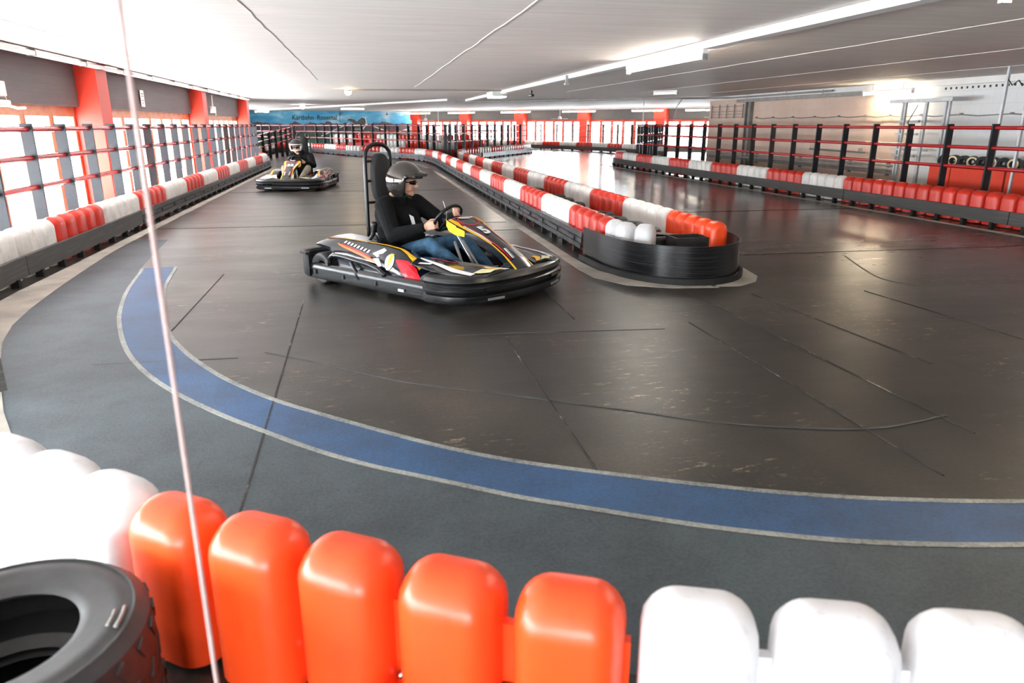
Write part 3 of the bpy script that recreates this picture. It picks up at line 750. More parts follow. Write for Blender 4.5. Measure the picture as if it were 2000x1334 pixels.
def module(path, t0, t1, colour, label, group, near=True, n=5, bolts=False):
    tm = (t0 + t1) / 2; c = path.at(tm)
    if near:
        r = empty('barrier_block', (c.x, c.y, 0))
        pitch = (t1 - t0) / n
        for k in range(n):
            t = t0 + pitch * (k + .5); p = path.at(t); d = path.tan(t)
            o = link('lobe', LOBE[colour], r, (p.x - c.x, p.y - c.y, .02 + LOBE_H / 2), math.atan2(d.y, d.x)); o.scale = (min(1.06, pitch / .334), 1, 1)
        for k in range(n):
            ta, tb = t0 + pitch * (k + .5), t0 + pitch * (k + 1.5)
            if k == n - 1: tb = t1 - .004
            a, b = path.at(ta), path.at(tb); d = b - a; m = (a + b) / 2 - c
            MB().box((m.x, m.y, .225), (d.length, .03, .37), Matrix.Rotation(math.atan2(d.y, d.x), 3, 'Z')).obj('web', 'lobe_' + colour, r)
        if bolts:
            for k in (1, 2):
                t = t0 + pitch * (k + 1); p = path.at(t); d = path.tan(t)
                o = link('bolt', BOLT, r, (p.x - c.x + d.y * .018, p.y - c.y - d.x * .018, .16)); o.rotation_euler = (PI / 2, 0, math.atan2(d.y, d.x))
    else:
        mb = MB(); me = LOBE_LO[colour]; vs = [v.co.copy() for v in me.vertices]; fs = [tuple(p.vertices) for p in me.polygons]
        pitch = (t1 - t0) / n
        for k in range(n):
            t = t0 + pitch * (k + .5); p = path.at(t); d = path.tan(t); M = Matrix.Rotation(math.atan2(d.y, d.x), 3, 'Z')
            mb.add([M @ Vector((v.x * pitch / .334, v.y, v.z)) + Vector((p.x - c.x, p.y - c.y, .02 + LOBE_H / 2)) for v in vs], fs)
        r = mb.obj('barrier_block', 'lobe_' + colour, None, True, fix=False); r.location = (c.x, c.y, 0)
    return tag(r, label, 'track barrier', group)
def row(path, t0, mods, desc, group, near_until=99, bolts=False, z=0, zs=1):
    """mods: list of (colour, length, lobes); desc holds {o} for the ordinal"""
    t = t0; cnt = {}
    for i, (c, L, n) in enumerate(mods):
        k = CW[c]; cnt[k] = cnt.get(k, 0) + 1
        o = module(path, t, t + L, c, '%s barrier block, %s %s %s' % (k, ORD[cnt[k] - 1], k, desc), group, i < near_until, n, bolts)
        if z: o.location.z = z
        if zs != 1: o.scale.z = zs
        t += L
    return t
def alt(first, n, L=1.74):
    two = ('red', 'white') if first == 'red' else ('white', 'red')
    return [(two[i % 2], L, 5) for i in range(n)]

# left row below the window wall
PL = Path([(-1.55, 3.25), (-1.9, 3.75), (-2.35, 4.5), (-2.9, 5.3), (-3.4, 6.2), (-3.7, 7.1), (-3.83, 8.1), (-3.84, 10), (-3.84, 14), (-3.84, 20), (-3.84, 26), (-3.82, 29.5), (-3.9, 30.8), (-4.4, 31.9), (-5.4, 32.5), (-7.5, 32.7)])
i0 = min(range(len(PL.p)), key=lambda i: (PL.p[i] - Vector((-3.84, 9.84))).length); tl = PL.d[i0]
row(PL, tl - 1.743, alt('white', 13, 1.743) + [('red', 1.4, 5)], 'from the camera in the left window row', 'barrier blocks of the left window row', 10)
row(PL, tl - 1.743 * 3, [('white', 1.743, 5), ('red', 1.743, 5)], 'in the near left bend outside the picture', 'barrier blocks of the near left bend')
# foreground row at the camera
PF = Path([(-2.1, 3.75), (-1.7, 3.15), (-1.38, 2.86), (-1.12, 2.65), (-.88, 2.45), (-.63, 2.24), (-.36, 2.06), (-.085, 1.885), (.185, 1.715), (.465, 1.575), (.77, 1.455), (1.07, 1.345), (1.36, 1.25), (1.7, 1.14), (2.3, .98), (3.2, .8), (4.2, .7)])
PF = Path(offs([(p.x, p.y) for p in PF.p], -.075), False)
i0 = min(range(len(PF.p)), key=lambda i: (PF.p[i] - Vector((-.80, 2.285))).length); tf = PF.d[i0] + .058
row(PF, tf - 1.60, [('clean', 1.60, 5), ('orange', 1.59, 5), ('clean', 1.60, 5), ('orange', 1.6, 5)], 'from the left in the foreground row', 'barrier blocks of the foreground row', 9, True, zs=.96)
# centre island: near row, nose and far row
PA = Path([(3.22, 7.70), (3.03, 7.86), (2.92, 8.1), (2.92, 8.36), (2.94, 9.83), (2.95, 13), (2.97, 17), (3.0, 22), (3.04, 26), (3.07, 29), (3.07, 31.5), (2.85, 34.2), (2.2, 36.6), (.9, 38.9), (-.6, 41.2),
           (-1.6, 43.8), (-2.7, 46.0), (-3.9, 47.9), (-4.9, 48.3), (-5.4, 47.3), (-5.4, 44.5), (-5.3, 40.5), (-5.3, 36)])
i0 = min(range(len(PA.p)), key=lambda i: (PA.p[i] - Vector((2.92, 8.36))).length); ta = PA.d[i0]
row(PA, 0, [('clean', ta, 3)], 'lobes at the very tip of the island', 'barrier blocks of the island')
row(PA, ta, alt('red', 32, 1.725), 'from the island tip on the kart side', 'barrier blocks of the island', 8)
PB = Path([(4.03, 7.72), (4.02, 9), (4.02, 12), (4.02, 20), (4.02, 29), (4.1, 32), (4.45, 34.3), (5.3, 36.0), (7.2, 39.2), (9.5, 43.0), (9.75, 44.3), (9.0, 45.2), (7, 45)])
row(PB, 0, [('orange', 1.40, 5)] + alt('white', 23, 1.725) + [('white', 1.5, 5), ('red', 1.6, 5)], 'from the island tip on the right lane side', 'barrier blocks of the island', 8)
# right row
PR = Path([(11.9, 31.4), (11.2, 31.1), (10.75, 30.5), (10.52, 29.4), (10.46, 27), (10.44, 22), (10.44, 16), (10.42, 11), (10.42, 4)])
row(PR, .55, [('white', 1.0, 3)] + [(c, 1.605, 5) for c in ('red', 'white', 'red', 'white', 'red', 'white', 'red', 'white', 'red', 'white', 'red', 'red', 'red', 'red', 'white')],
    'from the far end of the right row', 'barrier blocks of the right row')
# far row before the slanted windows
PW = Path([(7.2, 56.6), (9.3, 54.1), (11.2, 51.8), (13.0, 48.8), (14.4, 45.4), (15.2, 42.0), (15.6, 38.5), (15.8, 35)])
row(PW, 1.2, alt('red', 12, 1.73), 'from the mural below the far slanted windows', 'barrier blocks of the far window row', 0)
# raised lane behind the far fence: red side boards carrying two more rows
for nm, pts, zz, first, k in (('upper', [(-2.2, 52.5), (1.5, 50.6), (4.2, 48.2), (8.2, 47.2)], .46, 'white', 6), ('lower', [(.4, 46.2), (2.6, 43.2), (4.6, 41.5), (7.6, 42.6)], .28, 'red', 5)):
    P = Path(pts); row(P, 0, alt(first, k, 1.74), 'from the left in the %s raised far row' % nm, 'barrier blocks of the raised lane', 0, z=zz)
    for k in range(int(P.L // 1.9)):
        pp = P.sub(k * 1.9, k * 1.9 + 1.88, .5); c = P.at(k * 1.9 + .95)
        o = MB().sweep([(p.x - c.x, p.y - c.y) for p in pp], [(-.03, 0), (.03, 0), (.03, zz + .02), (-.03, zz + .02)]).obj('side_board', 'red_board'); o.location = (c.x, c.y, 0)
        tag(o, 'dark red side board of the %s raised lane, %s from the left' % (nm, ORD[k]), 'board', 'red side boards of the raised lane')

# ------------------------------------------------------------------ bumper rails
BRK = MB().box((0, 0, .042), (.06, .08, .084)).mesh('bracket', 'rubber_block')
def rails(path, t0, t1, seglen, side, style, mat, desc, group, off=.165, brk=.58):
    n = max(1, int(round((t1 - t0) / seglen))); sl = (t1 - t0) / n
    for k in range(n):
        a, b = t0 + k * sl + .01, t0 + (k + 1) * sl - .01; c = path.at((a + b) / 2); r = empty('bumper_rail', (c.x, c.y, 0))
        pp = [(p.x - c.x, p.y - c.y) for p in path.sub(a, b, .3)]
        th = .05
        if style == 'plank':
            o0, o1 = side * (off - th / 2), side * (off + th / 2)
            MB().sweep(pp, [(o0, .075), (o1, .075), (o1, .285), (o0, .285)]).obj('plank', mat, r)
        else:
            for z0, z1, e in ((.075, .138, .012), (.146, .209, .0), (.217, .288, -.006)):
                o0, o1 = side * (off - th / 2), side * (off + th / 2 + e)
                MB().sweep(pp, [(o0, z0), (o1, z0), (o1, z1), (o0, z1)]).obj('strip', mat, r)
            m = int((b - a) / .86)
            for j in range(m):
                t = a + (b - a) * (j + .5) / m; p = path.at(t); d = path.tan(t); nl = Vector((-d.y, d.x)) * side * (off + th / 2 + .014)
                MB().box((p.x - c.x + nl.x, p.y - c.y + nl.y, .18), (.34, .018, .05), Matrix.Rotation(math.atan2(d.y, d.x), 3, 'Z')).obj('joint_plate', mat, r)
        m = int((b - a) / brk)
        for j in range(m):
            t = a + (b - a) * (j + .5) / m; p = path.at(t); d = path.tan(t); nl = Vector((-d.y, d.x)) * side * (off + .008)
            link('bracket', BRK, r, (p.x - c.x + nl.x, p.y - c.y + nl.y, 0), math.atan2(d.y, d.x))
        tag(r, desc % ORD[k], 'bumper rail', group)
rails(PL, tl - 5.5, tl + 3.2, 4.35, -1, 'plank', 'plank', 'dark wooden bumper plank at the foot of the left window row, %s from the camera', 'bumper rails on the left')
rails(PL, tl + 3.2, tl + 21.2, 4.4, -1, 'strips', 'rail_strip', 'scuffed slatted bumper rail along the far left window row, %s from the camera', 'bumper rails on the left')
rails(PA, ta + .7, ta + 23, 3.45, 1, 'strips', 'rail_strip', 'scuffed slatted bumper rail beside the first kart, %s from the island tip', 'bumper rails of the island')
rails(PA, ta + 23, ta + 49, 3.45, 1, 'strips', 'rail_strip', 'scuffed slatted bumper rail of the far bend, %s from the island', 'bumper rails of the far bend', brk=.8)
rails(PB, 29.2, 39.6, 3.45, -1, 'plank', 'rail_strip', 'pale scratched bumper rail of the far stub row, %s from the island', 'bumper rails of the far stub')
rails(PB, 1.5, 29.0, 6.8, -1, 'plank', 'plank', 'dark bumper rail on the right side of the island, %s from the tip', 'bumper rails of the island')
rails(PR, .7, 26.4, 4.3, 1 * -1, 'plank', 'plank', 'dark wooden bumper plank of the right row, %s from its far end', 'bumper rails on the right')
rails(PW, 1.2, 22.5, 4.3, -1, 'plank', 'plank', 'dark bumper plank of the far window row, %s from the mural', 'bumper rails of the far window row', brk=.9)

# bent black guard plate round the island tip
NP = Path([(2.67, 8.72), (2.69, 8.45), (2.72, 8.0), (2.83, 7.55), (3.05, 7.2), (3.35, 7.02), (3.65, 7.02), (3.95, 7.2), (4.17, 7.55), (4.27, 8.0), (4.3, 8.5)])
c = Vector((3.45, 7.9)); r = tag(empty('guard_plate', (c.x, c.y, 0)), 'glossy black bent guard plate wrapped round the island tip', 'guard plate')
pp = [(p.x - c.x, p.y - c.y) for p in NP.sub(0, NP.L, .1)]
MB().sweep(pp, [(-.008, .06), (.008, .06), (.008, .41), (-.008, .41)]).obj('plate', 'nose_plate', r, True, angle=40)
MB().sweep(pp, [(.02, .05), (.035, .05), (.035, .075), (.008, .10), (.0, .10)]).obj('lower_lip', 'nose_plate', r, True, angle=40)
MB().sweep([(p[0], p[1]) for p in pp], [(-.03, 0), (-.06, 0), (-.06, .07), (-.03, .07)]).obj('foot', 'rubber_block', r)
for t in (.2, .45, 2.6, 4.3): 
    p = NP.at(t) - c; d = NP.tan(t); o = link('bolt', BOLT, r, (p.x + d.y * -.012, p.y + d.x * .012, .25)); o.rotation_euler = (PI / 2, 0, math.atan2(d.y, d.x) + PI)

# ------------------------------------------------------------------ fences: dark posts, three red pipes
POST = MB().box((0, 0, .83), (.035, .14, 1.66)).mesh('post', 'fence_dark')
def fence(pts, s0, step, label, zs=(1.59, 1.235, .87), smooth=True, post_off=0, slope=None, rr=.035, posth=1.0):
    P = Path(pts, smooth); c = P.at(P.L / 2); r = tag(empty('fence', (c.x, c.y, 0)), label, 'fence')
    t = s0
    while t <= P.L + 1e-6:
        p = P.at(t); d = P.tan(t); z = slope(t / P.L) if slope else 0
        o = link('post', POST, r, (p.x - c.x, p.y - c.y, 0), math.atan2(d.y, d.x)); o.scale = (1, 1, (1.66 + z) / 1.66)
        t += step
    for z in zs:
        MB().tube([(q.x - c.x, q.y - c.y, z + (slope(i / (len(P.sub(0, P.L, .8)) - 1)) if slope else 0)) for i, q in enumerate(P.sub(0, P.L, .8))], rr, 8).obj('rail', 'fence_red', r, True)
    return r
fence([(-4.2, 5.2), (-4.2, 12), (-4.2, 20), (-4.2, 31.3)], 1.02, 1.083, 'tall fence of dark posts and three red pipes before the left windows')
fence([(11.3, 4.0), (11.3, 12), (11.3, 20), (11.3, 29.6)], 1.2, 1.071, 'tall fence of dark posts and three red pipes behind the right row')
fence([(11.55, 30.2), (12.6, 32.2), (14.2, 35.2), (16.6, 39.5)], 0, 1.07, 'fence turning away behind the far end of the right row')
fence([(-8.4, 54.5), (-5.6, 50.6), (-3.0, 48.2), (-1.2, 44.6), (.0, 42.0), (1.6, 39.7), (2.85, 37.2), (3.5, 34.4)], 0, 1.08, 'far fence curving behind the island row towards the mural')
fence([(3.62, 33.3), (4.3, 35.3), (6.2, 38.6), (9.3, 43.8)], 0, 1.08, 'far fence behind the stub row leading to the slanted windows')
fence([(7.4, 57.6), (11.7, 52.2), (13.5, 49.2), (15.0, 45.6), (15.9, 41.8), (16.4, 37.8)], 0, 1.6, 'thin far fence right in front of the slanted windows', rr=.02)
fence([(-5.55, 35.0), (-5.0, 38.0), (-4.3, 41.0), (-3.75, 44.0)], 0, .9, 'ramp fence with rising red rails behind the end of the left wall', (1.62, 1.3, 1.02), slope=lambda t: -.78 + .72 * t ** .75)
fence([(1.2, 54.0), (4.0, 50.5), (8.8, 48.8)], 0, 1.08, 'second far fence on the raised lane before the slanted windows', (1.59, 1.235, .87))

# ------------------------------------------------------------------ tyres
def tyre_mesh(R, w, ri, name='tyre', tread=26, mats=('rubber', 'rubber')):
    prof = [(ri, -w * .42), (ri + .012, -w * .46), (R * .82, -w * .52), (R * .93, -w * .5), (R * .985, -w * .40), (R, -w * .2), (R, w * .2), (R * .985, w * .40), (R * .93, w * .48), (R * .90, w * .515), (R * .87, w * .505),
            (R * .82, w * .53), (R * .74, w * .53), (R * .70, w * .50), (ri + .03, w * .50), (ri + .012, w * .46), (ri, w * .42), (ri + .03, w * .3), (R * .90, w * .28), (R * .90, -w * .28), (ri + .03, -w * .3)]
    mb = MB().lathe(prof, 48, close=True)
    if tread:
        for k in range(tread * 2):
            a = 2 * PI * k / (tread * 2); M = Matrix.Rotation(a, 3, 'Z')
            sgn = 1 if k % 2 else -1
            mb.box(M @ Vector((R * .985, 0, sgn * w * .22)), (R * .045, R * .085, w * .24), M @ Matrix.Rotation(.5 * sgn, 3, 'X'))
    return mb.mesh(name, mats[0], True, angle=35)
TY = tyre_mesh(.36, .21, .19)
t_ = tag(empty('tyre', (-.985, 1.745, .0)), 'big black tyre lying flat behind the foreground barrier, left corner', 'tyre', 'loose tyres')
link('casing', TY, t_, (0, 0, .105))
t_ = tag(empty('tyre', (-.985, 1.735, .212)), 'topmost black tyre with pale sidewall marks in the bottom left corner', 'tyre', 'loose tyres')
link('casing', TY, t_, (0, 0, .105))
for rr_, a0, a1 in ((.30, -.12, .16), (.278, -.10, .02), (.278, .05, .13)):
    MB().tube([(rr_ * math.cos(a), rr_ * math.sin(a), .2165) for a in np.linspace(a0, a1, 8)], .0055, 6).obj('sidewall_mark', 'pipe_grey', t_, True)
MB().lathe([(.318, .2155), (.322, .2175), (.326, .2155)], 48).obj('sidewall_rib', 'rubber', t_, True)
t_ = tag(empty('tyre', (.17, 1.25, 0)), 'black tyre lying behind the orange foreground block at the bottom edge', 'tyre', 'loose tyres')
link('casing', TY, t_, (0, 0, .105))
TS = tyre_mesh(.25, .17, .14, tread=18)
for i, (x, y, n, dz) in enumerate([(3.47, 8.35, 2, 0), (3.5, 8.92, 2, .0), (3.5, 9.5, 2, 0), (3.47, 10.1, 2, 0), (3.5, 10.75, 2, 0), (3.46, 12.2, 2, 0), (3.48, 12.95, 2, 0), (3.5, 13.6, 2, 0), (3.46, 15.2, 2, 0)]):
    for k in range(n):
        o = tag(empty('tyre', (x + (k % 2) * .02, y, k * .172)), 'black tyre packed inside the island, %s pile from the tip, %s' % (ORD[i], ('bottom', 'top')[k]), 'tyre', 'tyres inside the island')
        link('casing', TS, o, (0, 0, .086), i * 1.3 + k)
bx = tag(empty('rubber_box', (3.72, 7.95, 0)), 'black open rubber box between the lobes at the island tip', 'box')
m = MB()
for a, b, d in (((-.2, 0), (.02, .3), 0), ((.2, 0), (.02, .3), 0), ((0, .15), (.42, .02), 0), ((0, -.15), (.42, .02), 0)): m.box((a[0], a[1], .19), (b[0], b[1], .38))
m.obj('box_wall', 'rubber', bx); MB().tube([(-.19, 0, .3), (.19, 0, .3)], .02, 8).obj('strap', 'rubber_block', bx)

# ------------------------------------------------------------------ right side: boards, spare wheels, frame
for i, (a, b) in enumerate([(14.35, 13.75), (13.72, 12.35), (12.3, 10.9), (10.85, 9.4)]):
    r = tag(empty('orange_board', (12.42, (a + b) / 2, 0)), 'bright orange board under the spare wheels, %s from the far end' % ORD[i], 'board', 'orange boards at the right wall')
    MB().box((0, 0, .38), (.03, a - b, .76)).obj('panel', 'orange_board', r)
    for s in (-1, 1): MB().box((.035, s * ((a - b) / 2 - .03), .39), (.04, .05, .78)).obj('batten', 'pipe_grey', r)
sh = tag(empty('wheel_shelf', (12.69, 12.0, 0)), 'narrow shelf board carrying the spare wheels behind the orange boards', 'shelf')
MB().box((0, 0, .755), (.36, 5.0, .03)).obj('shelf_board', 'pipe_grey', sh)
for y in (-2.4, 0, 2.3): MB().box((.1, y, .37), (.05, .05, .74)).obj('leg', 'galv', sh)
WT = tyre_mesh(.122, .16, .066, tread=0)
RIM = MB().lathe([(.078, -.07), (.076, -.084), (.068, -.088), (.05, -.07), (.035, -.055), (.034, .05), (.07, .07), (.078, .07)], 24).mesh('rim', 'rubber', True)
SIDE = MB().lathe([(.070, -.089), (.088, -.091), (.104, -.086)], 28).mesh('sidewall', 'rim_yellow', True)
ys = [14.22, 13.93, 13.66, 13.42, 13.16, 12.90, 12.64, 12.38, 12.08, 11.8, 11.5, 11.2, 10.9, 10.6]
for i, y in enumerate(ys):
    yel = i in (1, 3, 5, 7, 10, 12)
    o = tag(empty('kart_wheel', (12.64, y, .77)), ('spare kart wheel with pale yellow rim' if yel else 'spare black kart wheel') + ' on the shelf, %s from the far end' % ORD[i], 'wheel', 'spare wheels on the shelf')
    h = empty('hub', (0, 0, .122), 0, o); 
    M4 = (0, PI / 2, .35 if i % 3 else .6)
    bpy.data.objects.remove(h)
    for nm, me in [('casing', WT), ('rim', RIM)] + ([('sidewall', SIDE)] if yel else []):
        c_ = link(nm, me, o, (0, 0, .122)); c_.rotation_euler = M4
fr = tag(empty('scaffold_stand', (13.25, 15.8, 0)), 'grey galvanised steel stand at the white part of the right wall', 'stand')
for y, x in ((.85, .1), (.5, -.1), (.1, .12), (-.2, -.1), (-.55, .12), (-.85, -.05)):
    MB().box((x, y, 1.08), (.05, .05, 2.16)).obj('upright', 'galv', fr)
MB().box((0, 0, 2.2), (.34, 2.05, .08)).obj('top_beam', 'galv', fr)
for z, a, b in ((1.72, .1, .85), (1.42, .1, .85), (1.05, -.3, .95), (.9, .1, .85)): MB().box((0, (a + b) / 2, z), (.05, b - a, .05)).obj('cross_bar', 'galv', fr)
MB().tube([(-.1, .1, 2.1), (-.15, .3, 1.7), (-.1, .12, 1.3), (-.12, .2, .9)], .012, 6).obj('cable', 'rubber', fr)
for i, y in enumerate((12.02, 11.52)):
    o = tag(MB().box((0, 0, ZC / 2), (.045, .045, ZC)).obj('steel_pole', 'galv'), 'thin grey steel pole from floor to ceiling behind the right fence, %s' % ('farther one', 'nearer one')[i], 'pole', 'steel poles at the right')
    o.location = (11.75, y, 0)
o = tag(empty('cable_coil', (11.75, 11.8, 2.36)), 'loose dark cable slung between the two steel poles', 'cable')
MB().tube([(0, .22, .1), (0, .1, -.02), (.03, 0, .06), (0, -.12, -.04), (.02, -.28, .12)], .012, 6).obj('cable', 'rubber', o)
o = tag(MB().tube([(11.6, 29.9, 1.66), (11.6, 29.9, ZC)], .02, 6).obj('steel_pole', 'white_plastic'), 'thin white pole above the fence corner of the right row', 'pole')
o = tag(MB().tube([(11.4, 26.4, 1.64), (11.6, 26.5, 2.3), (11.9, 26.7, 2.6), (13.0, 26.9, 2.62)], .018, 6).obj('conduit', 'pipe_grey'), 'curved conduit from fence post to ceiling near the right wall end', 'pipe')
o = tag(MB().tube([(3.45, 34.6, 1.6), (3.45, 34.6, ZC)], .012, 6).obj('hanging_cable', 'white_plastic'), 'thin white cable hanging to the far fence corner', 'cable')
# the rope hanging by the camera
o = tag(MB().tube([(-.330, 1.205, 0.0), (-.332, 1.207, .7), (-.330, 1.206, 1.5), (-.331, 1.206, ZC)], .0040, 8).obj('hanging_rope', 'rope', None, True), 'thin pale rope hanging straight down from the ceiling in the foreground', 'rope')

# ------------------------------------------------------------------ karts (built in metres, x forward, y left)
KS = 1.17                  # metres to survey units
def mirror(pts): return [(x, -y, *r) for x, y, *r in pts]
def lerp(a, b, t): return a + (b - a) * t
def loft(stations, closed=True, cap=True):
    """stations: equal-length lists of 3D points"""
    mb = MB(); m = len(stations[0]); vs = [p for s in stations for p in s]; fs = []
    for i in range(len(stations) - 1):
        for k in range(m if closed else m - 1):
            k2 = (k + 1) % m; fs.append((i * m + k, i * m + k2, (i + 1) * m + k2, (i + 1) * m + k))
    if cap and closed:
        fs.append(tuple(range(m))); fs.append(tuple((len(stations) - 1) * m + k for k in range(m)))
    return mb.add(vs, fs)
# side pod cross sections: x -> (y,z) loop from outer bottom over the crest to the inner bottom
POD = [(-.96, .335, .375, .61, .47), (-.86, .335, .405, .635, .44), (-.70, .315, .415, .65, .41), (-.60, .20, .418, .655, .39), (-.35, .17, .418, .66, .38),
       (-.05, .155, .412, .66, .38), (.12, .15, .395, .655, .385), (.28, .15, .325, .645, .40), (.44, .15, .205, .63, .43)]
def pod_section(i, s):
    x, zb, zt, yo, yi = POD[i]; h = zt - zb
    return [(x, s * yo, zb), (x, s * (yo + .005), zb + h * .35), (x, s * (yo - .035), zb + h * .72), (x, s * (yo - .10), zt - .004), (x, s * (yo - .15), zt),
            (x, s * (yi + .03), zt - .02), (x, s * yi, zt - .05), (x, s * yi, zb)]
def pod_pt(x, t, s, off=.0):
    """surface point: t 0 outer bottom .. 4 crest .. 6 inner"""
    i = max(k for k in range(len(POD) - 1) if POD[k][0] <= x + 1e-6 or k == 0); f = (x - POD[i][0]) / (POD[i + 1][0] - POD[i][0])
    A, B = pod_section(i, s), pod_section(i + 1, s); sec = [Vector(a).lerp(Vector(b), f) for a, b in zip(A, B)]
    k = min(int(t), 6); u = t - k; p = sec[k].lerp(sec[k + 1], u)
    d = sec[k + 1] - sec[k]; n = Vector((0, d.z, -d.y)); n.normalize()
    if n.y * s < 0 and t < 4 or (t >= 4 and n.z < 0): n = -n
    return p + n * off
def decal(strip, s, off=.006):
    """strip: list of (x, t0, t1)"""
    mb = MB(); vs = []; fs = []; K = 4; fine = []
    for (x0, a0, b0), (x1, a1, b1) in zip(strip, strip[1:]):
        n = max(1, int(abs(x1 - x0) / .03))
        for j in range(n): u = j / n; fine.append((lerp(x0, x1, u), lerp(a0, a1, u), lerp(b0, b1, u)))
    fine.append(strip[-1])
    for x, a, b in fine:
        for k in range(K + 1): vs.append(pod_pt(x, lerp(a, b, k / K), s, off))
    for i in range(len(fine) - 1):
        for k in range(K): o = i * (K + 1) + k; fs.append((o, o + 1, o + K + 2, o + K + 1))
    return mb.add(vs, fs)
def decal_poly(poly, s, off):
    """small flat decal from (x,t) polygon"""
    vs = [pod_pt(x, t, s, off) for x, t in poly]; c = sum(vs, Vector()) / len(vs)
    return MB().add(vs + [c], [(i, (i + 1) % len(poly), len(poly)) for i in range(len(poly))])
NOSE = [(.30, .638, .155, .03), (.35, .628, .175, .035), (.42, .602, .175, .04), (.51, .566, .155, .05), (.62, .520, .122, .055), (.76, .455, .104, .06), (.88, .385, .108, .06), (.98, .315, .120, .05), (1.03, .275, .125, .03)]
def nose_pt(x, v, off=0):
    """v -1..1 across (positive = left)"""
    i = max(k for k in range(len(NOSE) - 1) if NOSE[k][0] <= x + 1e-6 or k == 0); f = (x - NOSE[i][0]) / (NOSE[i + 1][0] - NOSE[i][0])
    z = lerp(NOSE[i][1], NOSE[i + 1][1], f); w = lerp(NOSE[i][2], NOSE[i + 1][2], f); sl = (NOSE[i + 1][1] - NOSE[i][1]) / (NOSE[i + 1][0] - NOSE[i][0])
    n = Vector((-sl, 0, 1)).normalized()
    return Vector((x, v * w, z - .018 * v * v)) + n * off
def nose_strip(pts, off):
    vs = []; fs = []; fine = []
    for (x0, a0, b0), (x1, a1, b1) in zip(pts, pts[1:]):
        n = max(1, int(abs(x1 - x0) / .03))
        for j in range(n): u = j / n; fine.append((lerp(x0, x1, u), lerp(a0, a1, u), lerp(b0, b1, u)))
    fine.append(pts[-1])
    for x, a, b in fine:
        for k in range(4): vs.append(nose_pt(x, lerp(a, b, k / 3), off))
    for i in range(len(fine) - 1):
        for k in range(3): o = i * 4 + k; fs.append((o, o + 1, o + 5, o + 4))
    return MB().add(vs, fs)
KW_R = tyre_mesh(.145, .20, .070, tread=0); KW_F = tyre_mesh(.130, .125, .070, tread=0)
RIM_K = MB().lathe([(.078, -.075), (.072, -.085), (.06, -.08), (.05, -.04), (.03, -.03), (.0, -.03)], 24).mesh('rim', 'galv', True)
